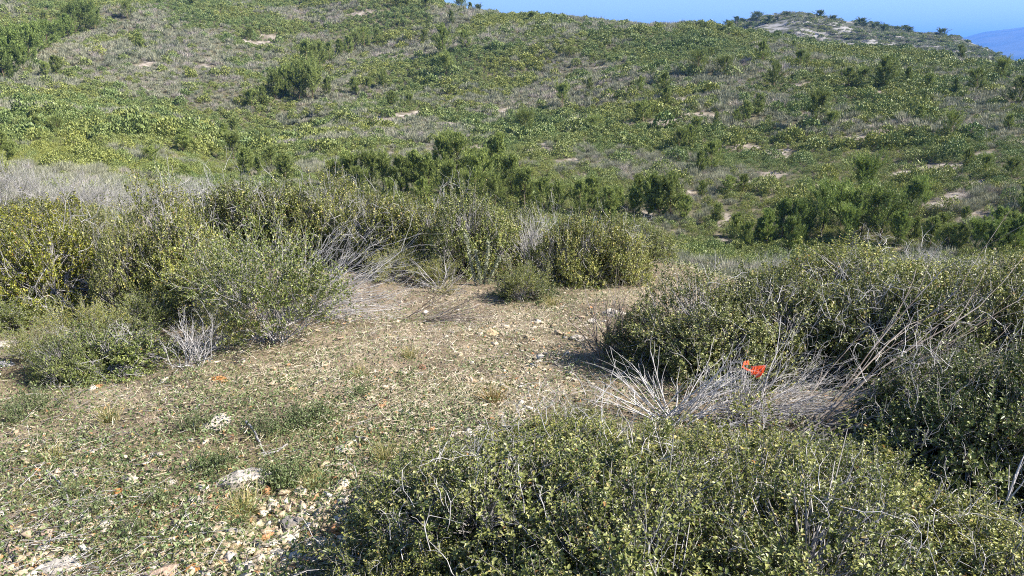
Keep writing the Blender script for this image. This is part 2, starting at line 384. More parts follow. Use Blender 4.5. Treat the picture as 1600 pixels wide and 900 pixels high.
# ------------------------------------------------------------------ air
def add_haze():
    me = bpy.data.meshes.new("haze"); bm = bmesh.new(); bmesh.ops.create_cube(bm, size=1.0); bm.to_mesh(me); bm.free()
    o = obj("haze", me); zb, zt = -64.0, 520.0
    o.scale = (56000, 56000, zt - zb); o.location = (0, 0, (zb + zt) / 2)
    m, nt, out = mat("haze"); v = N(nt, "ShaderNodeVolumePrincipled")
    v.inputs["Color"].default_value = (.13, .36, 1.0, 1); v.inputs["Density"].default_value = 1.5e-4; v.inputs["Anisotropy"].default_value = 0.1
    nt.links.new(v.outputs[0], out.inputs["Volume"]); me.materials.append(m)
    tag(o, "thin blue haze between the hill and the far mountain", None, kind="stuff")
add_haze()

# ------------------------------------------------------------------ plants: skeletons
def skeleton(rng, starts, dirs, lens, r0, level, wiggle=.25, nseg=4, gravity=0.0, fork=(2, 4), shrink=(.45, .7), ang=.7, out=None):
    """forking crooked twigs, all at once per level: returns list of (P0,P1,r0,r1,level)"""
    if out is None: out = []
    P = np.array(starts, float); D = unit(np.array(dirs, float)); Ls = np.array(lens, float); r = np.broadcast_to(r0, (len(P),)).astype(float)
    nodes = []
    for k in range(nseg):
        D = unit(D + rng.normal(size=D.shape) * wiggle + np.array([0, 0, gravity]))
        Q = P + D * (Ls / nseg)[:, None]; rn = r * (1 - .55 / nseg)
        out.append((P, Q, r, rn, level)); nodes.append((Q, D, rn)); P, r = Q, rn
    if level > 0:
        cs, cd, cl, cr = [], [], [], []
        for q, d, rr in nodes[max(0, nseg // 3):]:
            for c in range(max(1, int(round(rng.uniform(*fork) / (nseg - nseg // 3) * 1.6)))):
                cs.append(q); cd.append(unit(d + rdir(len(q), rng) * ang)); cl.append(Ls * rng.uniform(*shrink, size=len(q))); cr.append(rr * .62)
        skeleton(rng, np.concatenate(cs), np.concatenate(cd), np.concatenate(cl), np.concatenate(cr), level - 1, wiggle, max(2, nseg - 1), gravity, fork, shrink, ang, out)
    return out
def lay(g, sk, rng, tmin=.2, tmax=1.0, k=3, pick=None):
    for P0, P1, r0, r1, lv in sk:
        if pick is not None and not pick(lv): continue
        T = rng.uniform(tmin, tmax, len(P0)); tubes(g, P0, P1, np.maximum(r0, .0006), np.maximum(r1, .0005), T, k)

def lobed(rng, n, lobes=9):
    """unit dome directions with an uneven radius"""
    d = rdir(n, rng); d[:, 2] = np.abs(d[:, 2])
    ld = rdir(lobes, rng); ld[:, 2] = np.abs(ld[:, 2]) * .8; ld = unit(ld); lr = rng.uniform(-.3, .34, lobes)
    rad = np.full(n, .86)
    for v, a in zip(ld, lr): rad += a * np.exp((d @ v - 1) * 7)
    rad += vnoise(d * 1.0, 3.3, int(rng.integers(1e6))) * .16 + vnoise(d * 1.0, 7.5, int(rng.integers(1e6))) * .19
    return d, rad
def kermes(seed, Rr=.55, H=.56, ntw=4700, per=12, lsize=.0168, bare_tw=100):
    rng = np.random.default_rng(seed)
    d, rad = lobed(rng, ntw)
    depth = 1 - .66 * rng.random(ntw) ** 1.6
    P = d * (rad * depth)[:, None] * np.array([Rr, Rr, H]); P[:, 2] = np.maximum(P[:, 2], .02)
    hole = vnoise(P, 6.5, seed + 5) + .4 * vnoise(P, 13., seed + 6) > -.20
    d, rad, P = d[hole], rad[hole], P[hole]; ntw = len(P)
    A = unit(d * .75 + np.array([0, 0, .45]) + rng.normal(size=d.shape) * .42)
    tl = rng.uniform(.05, .12, ntw); tl[rng.random(ntw) < .08] *= 1.7
    gL, gB = Geo(), Geo()
    P1 = P + A * (tl * .55)[:, None]; A2 = unit(A + rng.normal(size=A.shape) * .25); P2 = P1 + A2 * (tl * .45)[:, None]
    tubes(gB, P, P1, .0014, .0011, rng.uniform(.0, .5, ntw)); tubes(gB, P1, P2, .0011, .0007, rng.uniform(.0, .5, ntw))
    twt = rng.beta(2, 2, ntw)
    f = np.tile((np.arange(per) + .7) / per, ntw); idx = np.repeat(np.arange(ntw), per)
    f = np.clip(f + rng.uniform(-.03, .03, len(f)), 0.02, 1)
    base = np.where((f < .55)[:, None], P[idx] + (P1 - P)[idx] * (f / .55)[:, None], P1[idx] + (P2 - P1)[idx] * ((f - .55) / .45)[:, None])
    U, Vv = frames(A[idx]); an = np.tile(np.arange(per) * 2.4, ntw) + rng.uniform(0, 6.28, ntw)[idx] + rng.uniform(-.5, .5, len(f))
    side = U * np.cos(an)[:, None] + Vv * np.sin(an)[:, None]
    la = unit(side * .85 + A[idx] * .5 + rng.normal(size=side.shape) * .25)
    ln = unit(A[idx] * .8 + np.array([0, 0, .5]) + d[idx] * .3 + rng.normal(size=side.shape) * .45)
    T = np.clip(rng.normal(.45, .17, len(f)) + (twt[idx] - .5) * .75 + .12 * (f - .5), 0, .96); T[rng.random(len(f)) < .006] = 1.0
    L = lsize * rng.uniform(.7, 1.3, ntw)[idx] * rng.uniform(.7, 1.3, len(f)) * (1 - .3 * np.abs(f - .5))
    leaves(gL, base, la, ln, L, L * rng.uniform(.5, .68, len(f)), T, fold=.28)
    # main stems and the limbs to the twigs
    ns = 16; sdirs, srad = lobed(rng, ns)
    st = rng.normal(size=(ns, 3)) * .05; st[:, 2] = 0
    ends = sdirs * (srad * .75)[:, None] * np.array([Rr, Rr, H]); mids = (st + ends) / 2 + rng.normal(size=st.shape) * .04
    tubes(gB, st, mids, .010, .007, rng.uniform(.1, .5, ns), 5); tubes(gB, mids, ends, .007, .004, rng.uniform(.2, .6, ns), 5)
    sub = rng.choice(ntw, ntw // 3, replace=False)
    near = np.argmin(((P[sub][:, None] - ends[None]) ** 2).sum(-1), 1)
    s0 = mids[near] + (ends - mids)[near] * rng.random(len(sub))[:, None]; mm = (s0 + P[sub]) / 2 + rng.normal(size=(len(sub), 3)) * .02
    tubes(gB, s0, mm, .003, .0024, rng.uniform(.3, .8, len(sub))); tubes(gB, mm, P[sub], .0024, .0016, rng.uniform(.3, .8, len(sub)))
    # bare pale twigs poking through the leaves
    bd, br = lobed(rng, bare_tw); bp = bd * (br * rng.uniform(.8, 1.0, bare_tw))[:, None] * np.array([Rr, Rr, H])
    bdir = unit(bd * .7 + np.array([0, 0, .35]) + rng.normal(size=bd.shape) * .75)
    sk = skeleton(rng, bp, bdir, rng.uniform(.07, .22, bare_tw), .0021, 1, .3, 4, 0, (2, 3), (.3, .6), .9)
    lay(gB, sk, rng, .65, 1.0)
    return gL.mesh("kermes_foliage", M_KERMES), gB.mesh("kermes_branches", M_TWIG)
def twiggy(seed, Rr=.42, H=.6, stems=34, leafn=5000, lsize=.011, lv=2, mt=None, lm=None, spread=.55):
    rng = np.random.default_rng(seed)
    st = rng.normal(size=(stems, 3)) * .05; st[:, 2] = 0
    dr = rng.normal(size=(stems, 3)) * spread; dr[:, 2] = 1.0
    sk = skeleton(rng, st, dr, H * rng.uniform(.5, .8, stems), .0042, lv, .16, 4, .05, (3, 5), (.35, .6), .55)
    gB, gL = Geo(), Geo(); lay(gB, sk, rng, .35, 1.0)
    tips = np.concatenate([np.concatenate([(a + b) / 2, b]) for a, b, _, _, l in sk if l <= 0]); dirs = np.concatenate([np.concatenate([b - a, b - a]) for a, b, _, _, l in sk if l <= 0])
    if leafn:
        i = rng.integers(0, len(tips), leafn); A = unit(unit(dirs[i]) + rng.normal(size=(leafn, 3)) * .6)
        leaves(gL, tips[i], A, unit(rng.normal(size=(leafn, 3)) + np.array([0, 0, 1])), lsize * rng.uniform(.6, 1.4, leafn), lsize * .4, rng.random(leafn), hexa=False)
        return gL.mesh("grey_foliage", lm or M_GREYLEAF), gB.mesh("grey_branches", mt or M_TWIG)
    return None, gB.mesh("bare_branches", mt or M_TWIG)
def herb(seed, Rr=.16, H=.14, stems=40, lsize=.016):
    rng = np.random.default_rng(seed); gL, gB = Geo(), Geo()
    st = rng.normal(size=(stems, 3)) * Rr * .35; st[:, 2] = 0; dr = st / Rr * 1.2 + rng.normal(size=(stems, 3)) * .25; dr[:, 2] = .8
    sk = skeleton(rng, st, dr, H * rng.uniform(.6, 1.2, stems), .0014, 1, .2, 4, 0, (1, 2), (.4, .7), .6); lay(gB, sk, rng, .3, .8)
    segs = [(a, b) for a, b, _, _, _ in sk]; A0 = np.concatenate([a for a, _ in segs]); B0 = np.concatenate([b for _, b in segs])
    k = 5; i = np.repeat(np.arange(len(A0)), k); P = A0[i] + (B0 - A0)[i] * rng.random((len(i), 1))
    A = unit(unit((B0 - A0)[i]) * .5 + rdir(len(i), rng)); L = lsize * rng.uniform(.6, 1.3, len(i))
    leaves(gL, P, A, unit(rng.normal(size=A.shape) * .5 + np.array([0, 0, 1])), L, L * .42, rng.random(len(i)))
    return gL.mesh("herb_foliage", M_HERB), gB.mesh("herb_stems", M_BROWNTWIG)
def tuft(seed, n=160, H=.16, Rr=.05, lean=.5):
    rng = np.random.default_rng(seed); g = Geo()
    P = rng.normal(size=(n, 3)) * Rr * .5; P[:, 2] = 0; d = P / Rr * lean + rng.normal(size=(n, 3)) * .28; d[:, 2] = 1; d = unit(d)
    h = H * rng.uniform(.4, 1.1, n); P1 = P + d * (h * .55)[:, None]; d2 = unit(d + np.array([0, 0, -.35]) + rng.normal(size=d.shape) * .25); P2 = P1 + d2 * (h * .5)[:, None]
    s = unit(np.cross(d, rdir(n, rng))) * .0013; T = rng.random(n)
    V = np.stack([P - s, P + s, P1 + s * .8, P1 - s * .8, P2], 1).reshape(-1, 3); b = (np.arange(n) * 5)[:, None]
    g.add(V, b + np.array([0, 1, 2, 3]), np.repeat(T, 5)); g.F.append(b + np.array([3, 2, 4]))
    return g.mesh("grass_tuft", M_GRASS)
def pine(seed, H=3.0, spread=.36, lean=0.0):
    rng = np.random.default_rng(seed); gT, gC = Geo(), Geo()
    nz_ = 9; zz = np.linspace(0, H * .97, nz_); tr = np.cumsum(rng.normal(size=(nz_, 2)) * .035 * H / 3, 0); tr[:, 0] += lean * zz
    tp = np.column_stack([tr, zz]); tubes(gT, tp[:-1], tp[1:], np.linspace(.055, .012, nz_)[:-1] * H / 3, np.linspace(.055, .012, nz_)[1:] * H / 3, .5, 6)
    nb = 40; hb = rng.uniform(.02, .96, nb); at_ = np.stack([np.interp(hb * H, zz, tp[:, k]) for k in range(3)], 1)
    ph = rng.uniform(0, 6.28, nb); prof_ = np.interp(hb, [0, .15, .4, .7, 1], [.8, 1.0, 1.0, .65, .12]) * spread * H * rng.uniform(.55, 1.25, nb)
    bd = np.stack([np.cos(ph), np.sin(ph), .75 + .9 * hb + rng.normal(size=nb) * .15], 1)
    sk = skeleton(rng, at_, bd, prof_ * 1.1, .010 * H / 3, 1, .12, 4, .13, (3, 4), (.4, .6), .6)
    lay(gT, sk, rng, .2, .8)
    A0 = np.concatenate([a for a, _, _, _, l in sk]); B0 = np.concatenate([b for _, b, _, _, l in sk])
    k = 15; lv_ = np.concatenate([np.full(len(a), l) for a, _, _, _, l in sk]); keep_ = (lv_ == 0) | (rng.random(len(A0)) < .35); A0, B0 = A0[keep_], B0[keep_]; i = np.repeat(np.arange(len(A0)), k); P = A0[i] + (B0 - A0)[i] * rng.random((len(i), 1)) + rng.normal(size=(len(i), 3)) * .045 * H / 3
    ax = unit(unit((B0 - A0)[i]) * .6 + np.array([0, 0, .9]) + rng.normal(size=P.shape) * .36)
    br_t = rng.random(len(A0))
    L = H * rng.uniform(.03, .062, len(i)); trunk_ = np.stack([np.interp(P[:, 2], zz, tp[:, 0]), np.interp(P[:, 2], zz, tp[:, 1]), P[:, 2] - .12 * H], 1); leaves(gC, P, ax, unit(rdir(len(i), rng) * .8 + unit(P - trunk_)), L, L * .24, np.clip(rng.random(len(i)) * .7 + br_t[i] * .3, 0, 1), hexa=False)
    return gC.mesh("pine_crown", M_PINE), gT.mesh("pine_trunk", M_BARK)

KERM = [kermes(100 + i) for i in range(4)]
TWIGGY = [twiggy(200), twiggy(201, spread=.75), twiggy(202, leafn=2500, spread=.45)]
OLIVE = [twiggy(210, leafn=30000, lsize=.017, stems=40, lm=M_KERMES), twiggy(211, leafn=26000, lsize=.016, stems=40, spread=.75, lm=M_KERMES)]
HERB = [herb(300), herb(301, stems=60), herb(302, lsize=.012)]
TUFT = [tuft(310), tuft(311, 220, .13, .07, .8), tuft(312, 120, .2, .04, .35)]
PINE = [pine(400), pine(401, spread=.46), pine(402, spread=.28), pine(403, spread=.56, lean=.08), pine(404, spread=.40), pine(405, spread=.33, lean=-.1), pine(406, spread=.62)]
TREF = {'K': (.55, .58), 'G': (.45, .66), 'O': (.45, .66), 'H': (.16, .15), 'T': (.08, .15)}

def plant(kind, name, px, row, wpx, hpx, label, cat, group=None, color=(1, 1, 1), var=None, dmin=.6, pos=None, sizes=None):
    p = pos or hit(px, row, dmin); m = mpp(p)
    pool = {'K': KERM, 'G': TWIGGY, 'O': OLIVE, 'H': HERB}[kind]
    fo, br = pool[(var if var is not None else random.randrange(len(pool))) % len(pool)]
    r0, h0 = TREF[kind]
    e = empty(name, p - Vector((0, 0, .015)), random.uniform(0, 6.28))
    sx = (sizes[0] if sizes else wpx * m / 2) / r0; sz = (sizes[1] if sizes else hpx * m / .93) / h0
    e.scale = (sx, sx * random.uniform(.92, 1.08), sz)
    if fo is not None: o = obj("foliage", fo, e); o.color = (*color, 1)
    o = obj("branches", br, e)
    tag(e, label, cat, group)
    return e

# ------------------------------------------------------------------ low scrub that covers the far slope (one mass)
def cushion(seed, n=420, mtl=None, name="cushion_scrub", lf=(.06, .125)):
    rng = np.random.default_rng(seed); d, rad = lobed(rng, n, 6); P = d * (rad * (1 - .22 * rng.random(n) ** 2))[:, None] * np.array([.5, .5, .5])
    A = unit(d * .6 + np.array([0, 0, .5]) + rng.normal(size=d.shape) * .5); Nn = unit(d + rng.normal(size=d.shape) * .32)
    g = Geo(); L = rng.uniform(*lf, n); leaves(g, P, A, Nn, L, L * .7, np.clip(rng.normal(.5, .22, n), 0, .95), fold=.2, hexa=False)
    return g.mesh(name, mtl)
def spiky(seed, n=150, mtl=None, name="spiky_scrub", H=.6, w=.032, sp=.55):
    rng = np.random.default_rng(seed); g = Geo()
    b = rng.normal(size=(n, 3)) * .2; b[:, 2] = rng.uniform(0, .25, n) ; A = b * sp * 2.2 + rng.normal(size=b.shape) * .28; A[:, 2] = 1
    L = H * rng.uniform(.35, .9, n); leaves(g, b, unit(A), rdir(n, rng), L, w * rng.uniform(.7, 1.6, n), rng.random(n), fold=.1, hexa=False)
    return g.mesh(name, mtl)
NK = [(.34, (.5, .62, .55)), (.50, (.80, .92, .85)), (.66, (1.0, 1.0, .92)), (.92, (1.22, 1.1, .75))]
NG = [(.4, (.7, .74, .7)), (.7, (1.15, 1.1, 1.05))]
M_SC_K = leaf_mat("kermes_scrub", [(0, (.075, .105, .028)), (.5, (.185, .23, .070)), (1, (.33, .36, .14))], rough=.55, transl=.07, noise=(.05, NK))
M_SC_R = leaf_mat("rosemary_scrub", [(0, (.11, .125, .08)), (.5, (.23, .245, .17)), (1, (.40, .41, .31))], rough=.7, transl=.10, noise=(.06, NG))
M_SC_D = leaf_mat("dry_scrub", [(0, (.17, .15, .14)), (.5, (.31, .285, .265)), (1, (.48, .45, .42))], rough=.8, transl=.1, noise=(.06, NG))
M_SC_S = leaf_mat("dry_grass", [(0, (.20, .17, .09)), (.5, (.36, .31, .18)), (1, (.5, .44, .29))], rough=.7, transl=.2)
tcol = bpy.data.collections.new("scrub_kinds")
def _x(): pass
def tmpl(name, me):
    o = bpy.data.objects.new(name, me); tcol.objects.link(o); return o
for k in range(4): tmpl("a_kermes_%d" % k, cushion(500 + k, mtl=M_SC_K))            # 0-3
for k in range(4): tmpl("b_rosemary_%d" % k, spiky(520 + k, mtl=M_SC_R))            # 4-7
for k in range(3): tmpl("c_dry_%d" % k, spiky(540 + k, 120, M_SC_D, w=.022, sp=.8)) # 8-10
for k in range(2): tmpl("d_grass_%d" % k, spiky(560 + k, 90, M_SC_S, H=.4, w=.018, sp=.9))  # 11-12
for k in range(4): tmpl("e_kermes_fine_%d" % k, cushion(580 + k, n=900, mtl=M_SC_K, lf=(.03, .065)))       # 13-16
for k in range(4): tmpl("f_rosemary_fine_%d" % k, spiky(590 + k, 420, M_SC_R, w=.012, H=.5))                  # 17-20
for k in range(3): tmpl("g_dry_fine_%d" % k, spiky(596 + k, 330, M_SC_D, w=.009, H=.5, sp=.8))                 # 21-23
ng = bpy.data.node_groups.new("scatter_scrub", 'GeometryNodeTree')
ng.interface.new_socket("Geometry", in_out='INPUT', socket_type='NodeSocketGeometry'); ng.interface.new_socket("Geometry", in_out='OUTPUT', socket_type='NodeSocketGeometry')
gi, go = ng.nodes.new("NodeGroupInput"), ng.nodes.new("NodeGroupOutput")
ci = ng.nodes.new("GeometryNodeCollectionInfo"); ci.inputs[0].default_value = tcol; ci.inputs["Separate Children"].default_value = True; ci.inputs["Reset Children"].default_value = True
ip = ng.nodes.new("GeometryNodeInstanceOnPoints"); ip.inputs["Pick Instance"].default_value = True
def named(n, t):
    a = ng.nodes.new("GeometryNodeInputNamedAttribute"); a.data_type = t; a.inputs[0].default_value = n; return a.outputs[0]
e2r = ng.nodes.new("FunctionNodeEulerToRotation")
ng.links.new(gi.outputs[0], ip.inputs["Points"]); ng.links.new(ci.outputs[0], ip.inputs["Instance"]); ng.links.new(named("kind", 'INT'), ip.inputs["Instance Index"])
ng.links.new(named("rot", 'FLOAT_VECTOR'), e2r.inputs[0]); ng.links.new(e2r.outputs[0], ip.inputs["Rotation"]); ng.links.new(named("size", 'FLOAT_VECTOR'), ip.inputs["Scale"])
ng.links.new(ip.outputs[0], go.inputs[0])
def scatter(name, P, kind, rot, size, label):
    me = bpy.data.meshes.new(name); me.vertices.add(len(P)); me.vertices.foreach_set("co", np.ascontiguousarray(P, np.float32).ravel())
    a = me.attributes.new("kind", 'INT', 'POINT'); a.data.foreach_set("value", kind.astype(np.int32))
    a = me.attributes.new("rot", 'FLOAT_VECTOR', 'POINT'); a.data.foreach_set("vector", np.ascontiguousarray(rot, np.float32).ravel())
    a = me.attributes.new("size", 'FLOAT_VECTOR', 'POINT'); a.data.foreach_set("vector", np.ascontiguousarray(size, np.float32).ravel())
    o = obj(name, me); md = o.modifiers.new("scatter", 'NODES'); md.node_group = ng
    tag(o, label, None, kind="stuff"); return o
prof_px = np.array(sorted(COLS)); brow_v = np.array([COLS[p][0] for p in prof_px]); crest_v = np.array([COLS[p][1][-1][0] for p in prof_px])
def slope_points():
    xs, ys = [], []
    for cell, d0, d1 in ((.66, 10, 95), (.80, 95, 170), (1.1, 170, 440)):
        gx, gy = np.meshgrid(np.arange(-d1 * .74, d1 * .74, cell), np.arange(6, d1, cell)); gx = gx.ravel(); gy = gy.ravel()
        gx = gx + R_.uniform(-.36, .36, len(gx)) * cell; gy = gy + R_.uniform(-.36, .36, len(gy)) * cell
        dd = np.hypot(gx, gy); q = (dd >= d0) & (dd < d1) & (np.abs(np.arctan2(gx, gy)) < math.radians(41)); xs.append(gx[q]); ys.append(gy[q])
    x, y = np.concatenate(xs), np.concatenate(ys); a = np.arctan2(x, y); d = np.hypot(x, y)
    px = 800 + FPX * np.tan(a) / math.cos(PITCH); br = np.interp(px, prof_px, brow_v); cr = np.interp(px, prof_px, crest_v)
    ok = (d > br + 9.0) & (d < cr * 1.06) & (R_.random(len(x)) < np.interp(d, [0, 30, 45, 500], [.3, .3, .92, .92]))
    return x[ok], y[ok], d[ok]
x, y, d = slope_points()
bm_ = bare_mask(x, y); keep = R_.random(len(x)) > bm_ * .66; x, y, d = x[keep], y[keep], d[keep]; bm_ = bm_[keep]
z = gz(x, y)
kp = nz2(x, y, 1 / 16., 41, 3) * .8 + nz2(x, y, 1 / 4., 43, 2) * .35 + nz2(x, y, 1 / 60., 47, 1) * .35
u = R_.random(len(x))
kind = np.where(kp > .08, 0, np.where(kp > -.16, np.where(u < .45, 0, 4), np.where(u < .74, 4, np.where(u < .90, 8, np.where(u < .95, 0, 11)))))
kind = np.where((bm_ > .15) & (u > .3), np.where(u > .65, 11, 8), kind)
szb = np.where(kind == 0, .62 + .75 * R_.random(len(x)) ** 3, .45 + .75 * R_.random(len(x)) ** 1.5) * np.interp(d, [95, 96, 170, 171], [1, 1.15, 1.15, 1.5])
clump = 1 + .3 * nz2(x, y, 1 / 6., 51, 1); szb *= clump
lum = nz2(x, y, 1 / 22., 83, 2); big = (R_.random(len(x)) < np.where(lum > .1, .045, .012)) & (d > 62) & (bm_ < .3); kind = np.where(big, 0, kind); szb = np.where(big, 1.2 + 1.7 * R_.random(len(x)) ** 1.6, szb)
hs = szb * np.where(kind == 0, R_.uniform(.9, 1.5, len(x)), R_.uniform(.9, 1.5, len(x)))
szb = np.where(bm_ > .15, szb * .6, szb); hs = np.where(bm_ > .15, hs * .6, hs)
kind = kind + R_.integers(0, 4, len(x)) % np.where(kind == 8, 3, np.where(kind == 11, 2, 4))
kind = np.where((d < 85) & (kind <= 7), kind + 13, np.where((d < 85) & (kind >= 8) & (kind <= 10), kind + 13, kind))
rot = np.stack([R_.normal(size=len(x)) * .1, R_.normal(size=len(x)) * .1, R_.uniform(0, 6.28, len(x))], 1)
scatter("scrub_cover", np.stack([x, y, z - .03], 1), kind, rot, np.stack([szb, szb, hs], 1), "low grey green and yellow green scrub covering the opposite hillside")
print("scrub", len(x))
# the same on the rocky hill behind
P = ROCKY; nn = 9000; i = R_.integers(0, P.shape[0], nn); j = R_.integers(0, P.shape[1] * 2 // 3, nn); q = P[i, j] + R_.normal(size=(nn, 3)) * np.array([1, 2, 0]) 
msk = nz2(q[:, 0], q[:, 1], 1 / 18., 61, 2) > -.35; q = q[msk]; kk = R_.choice([0, 1, 2, 3, 4, 5, 8], len(q), p=[.16, .16, .16, .16, .16, .1, .1])
s = R_.uniform(1.2, 3.2, len(q)); rot = np.stack([q[:, 0] * 0, q[:, 0] * 0, R_.uniform(0, 6.28, len(q))], 1)
scatter("far_scrub_cover", q, kk, rot, np.stack([s, s, s * .8], 1), "dark scrub between the outcrops of the far rocky hill")

# ------------------------------------------------------------------ pines on the far slope
def copy_tree(o):
    c = o.copy(); COL.objects.link(c)
    for ch in o.children:
        k = ch.copy(); COL.objects.link(k); k.parent = c
    return c
PROTO = []
ORD = ["first", "second", "third", "fourth", "fifth", "sixth", "seventh", "eighth", "ninth", "tenth", "eleventh", "twelfth", "thirteenth", "fourteenth", "fifteenth",
       "sixteenth", "seventeenth", "eighteenth", "nineteenth", "twentieth", "twenty-first", "twenty-second", "twenty-third", "twenty-fourth", "twenty-fifth", "twenty-sixth", "twenty-seventh", "twenty-eighth"]
def pine_at(p, h, label, group, var, color=(1, 1, 1), fat=1.0):
    while len(PROTO) < len(PINE): PROTO.append(None)
    if PROTO[var] is None:
        e = empty("pine_tree", (0, 0, 0)); obj("crown", PINE[var][0], e); obj("trunk", PINE[var][1], e); PROTO[var] = e
    else: e = copy_tree(PROTO[var])
    e.location = p - Vector((0, 0, .05)); e.rotation_euler = (0, 0, random.uniform(0, 6.28)); s = h / 3.0 * 1.1
    e.scale = (s * fat, s * fat, s)
    for ch in e.children:
        if ch.name.startswith("crown"): ch.color = (*color, 1)
    tag(e, label, "pine", group)
    return e
def pines(items, where, group, color=(1, 1, 1), dmin=35):
    items = sorted(items); n = len(items)
    for k, it in enumerate(items):
        px, row, hp = it[:3]; fat = it[3] if len(it) > 3 else 1.0
        p = hit(px, row, dmin); h = hp * mpp(p)
        v = random.randrange(7); look = "tall" if hp >= 55 else "small" if hp < 26 else "bushy" if fat > 1.15 else "young"
        c = random.uniform(.8, 1.2)
        col_ = (color[0] * c, color[1] * c, color[2] * c)
        lb = f"{look} green pine {where}, {ORD[k] if n > 1 else 'alone'}" + (" counting from the west" if False else " from the left" if n > 1 else "")
        pine_at(p, h, lb, group, v, col_, fat)
pines([(5, 118, 50, 1.3), (22, 112, 52, 1.2), (45, 100, 50, 1.3), (8, 128, 40, 1.2), (60, 82, 36, 1.2), (75, 76, 34, 1.4), (95, 62, 24), (108, 60, 30), (120, 55, 34), (135, 52, 36, 1.2), (150, 48, 30), (28, 88, 40), (3, 95, 40, 1.2), (40, 118, 34)],
      "in the dark grove at the left edge", "pines of the dark grove", (.8, .88, .8))
pines([(70, 36, 14), (100, 28, 12), (200, 30, 20), (205, 10, 14), (218, 78, 22, 1.2), (88, 118, 26, 1.3), (72, 122, 20), (300, 10, 16), (390, 62, 15), (455, 60, 12)], "scattered high on the left slope", "pines scattered on the left slope")
pines([(620, 12, 14, 1.6), (635, 10, 14, 1.5), (665, 14, 14, 1.2), (720, 12, 16, 1.2), (735, 10, 16), (747, 12, 14), (765, 14, 12, 1.2), (705, 38, 16), (830, 32, 10, 1.9), (870, 34, 9, 1.3), (963, 36, 14, 1.2), (1007, 36, 8), (910, 26, 5, 1.4)], "on the skyline of the green hill", "pines on the skyline", (.75, .8, .75))
pines([(690, 87, 40, 1.1), (698, 118, 26, 1.2), (727, 76, 22, 1.2), (662, 68, 18), (590, 70, 20), (545, 88, 26), (555, 80, 22), (530, 90, 24), (500, 104, 30, 1.1), (480, 112, 36, 1.1), (488, 110, 30), (515, 98, 24), (570, 76, 26)], "in the upper gully under pale scree", "pines along the upper gully")
pines([(430, 156, 36), (445, 155, 42), (460, 158, 38, 1.1), (478, 155, 44), (490, 158, 42), (468, 160, 34), (512, 152, 24), (555, 148, 22), (600, 140, 26), (612, 168, 22, 1.3), (640, 170, 18), (395, 172, 24, 1.3), (410, 166, 26), (575, 145, 18)], "in the dense middle gully clump", "pines of the middle gully clump")
pines([(285, 238, 32, 1.5), (240, 258, 24, 1.4), (350, 225, 28, 1.1), (365, 252, 34), (385, 275, 36, 1.1), (405, 280, 32), (445, 285, 38, 1.2), (425, 268, 30), (290, 280, 20, 1.6), (60, 208, 24, 1.3), (90, 206, 18, 1.2), (5, 240, 30, 1.1), (20, 250, 24, 1.2), (420, 232, 24), (365, 210, 22)], "low on the left slope above grey shrubs", "pines on the lower left slope")
pines([(520, 300, 40), (545, 302, 48, 1.1), (575, 305, 52), (600, 305, 50), (625, 308, 56, 1.1), (650, 308, 62), (668, 310, 58), (690, 285, 62), (715, 282, 58, 1.1), (735, 290, 50), (755, 310, 60), (775, 285, 65), (800, 310, 56, 1.1), (820, 325, 52), (705, 320, 55), (745, 325, 50), (850, 335, 46), (875, 335, 44), (560, 318, 46), (920, 335, 52, 1.1), (905, 338, 44), (610, 325, 40), (775, 330, 44), (660, 325, 40)], "in the valley floor band behind central shrubs", "pines on the valley floor")
pines([(1000, 325, 46, 1.1), (1012, 338, 58), (1030, 340, 56), (1048, 340, 52), (990, 335, 40), (1090, 275, 34), (1110, 270, 38), (1120, 255, 26), (1140, 305, 26, 1.6), (1160, 300, 24, 1.4), (1095, 310, 24)], "above the grassy end of the trail", "pines above the end of the trail")
pines([(1200, 385, 52, 1.1), (1222, 380, 60), (1245, 378, 54), (1262, 372, 44), (1285, 370, 62, 1.1), (1310, 355, 60), (1342, 322, 60, 1.05), (1345, 372, 66, 1.1), (1375, 378, 62, 1.2), (1400, 385, 48), (1415, 335, 36), (1435, 335, 44), (1408, 330, 30), (1185, 385, 40), (1235, 395, 46), (1320, 385, 50), (1520, 395, 42), (1545, 398, 46, 1.1), (1570, 396, 46), (1595, 360, 44), (1560, 365, 36, 1.4), (1590, 395, 50)],
      "in the dark clump behind the right thicket", "pines behind the right thicket", (.85, .92, .85))
pines([(950, 345, 44), (968, 338, 40), (1070, 345, 36), (1118, 352, 28), (1150, 372, 34), (1168, 388, 36)], "linking the two valley floor clumps", "pines linking the valley clumps")
pines([(1450, 392, 46), (1480, 396, 40, 1.2), (1500, 392, 38), (1538, 378, 34), (1578, 378, 40), (1470, 362, 26, 1.3), (1505, 350, 24), (1425, 380, 36), (1598, 330, 36)], "at the right end of the valley floor", "pines at the right end of the valley")
pines([(1275, 200, 44), (1185, 182, 30), (1190, 98, 28, 1.2), (1130, 120, 24, 1.2), (1090, 118, 28, 1.1), (1210, 138, 34, 1.1), (1240, 78, 12), (1260, 100, 12, 1.4), (1250, 110, 24), (1325, 140, 28, 1.3), (1345, 135, 22, 1.4), (1380, 138, 40, 1.3), (1415, 135, 26, 1.2), (1450, 138, 20, 1.3), (1500, 95, 20), (1525, 145, 30, 1.3), (1560, 132, 30, 1.1), (1590, 165, 36, 1.3), (1490, 145, 20), (1435, 188, 20, 1.3), (1485, 215, 30), (1510, 265, 28), (1540, 275, 26), (1580, 280, 26, 1.2), (1300, 200, 20, 1.4), (1575, 205, 22)], "scattered on the right part of the slope", "pines scattered on the right slope")
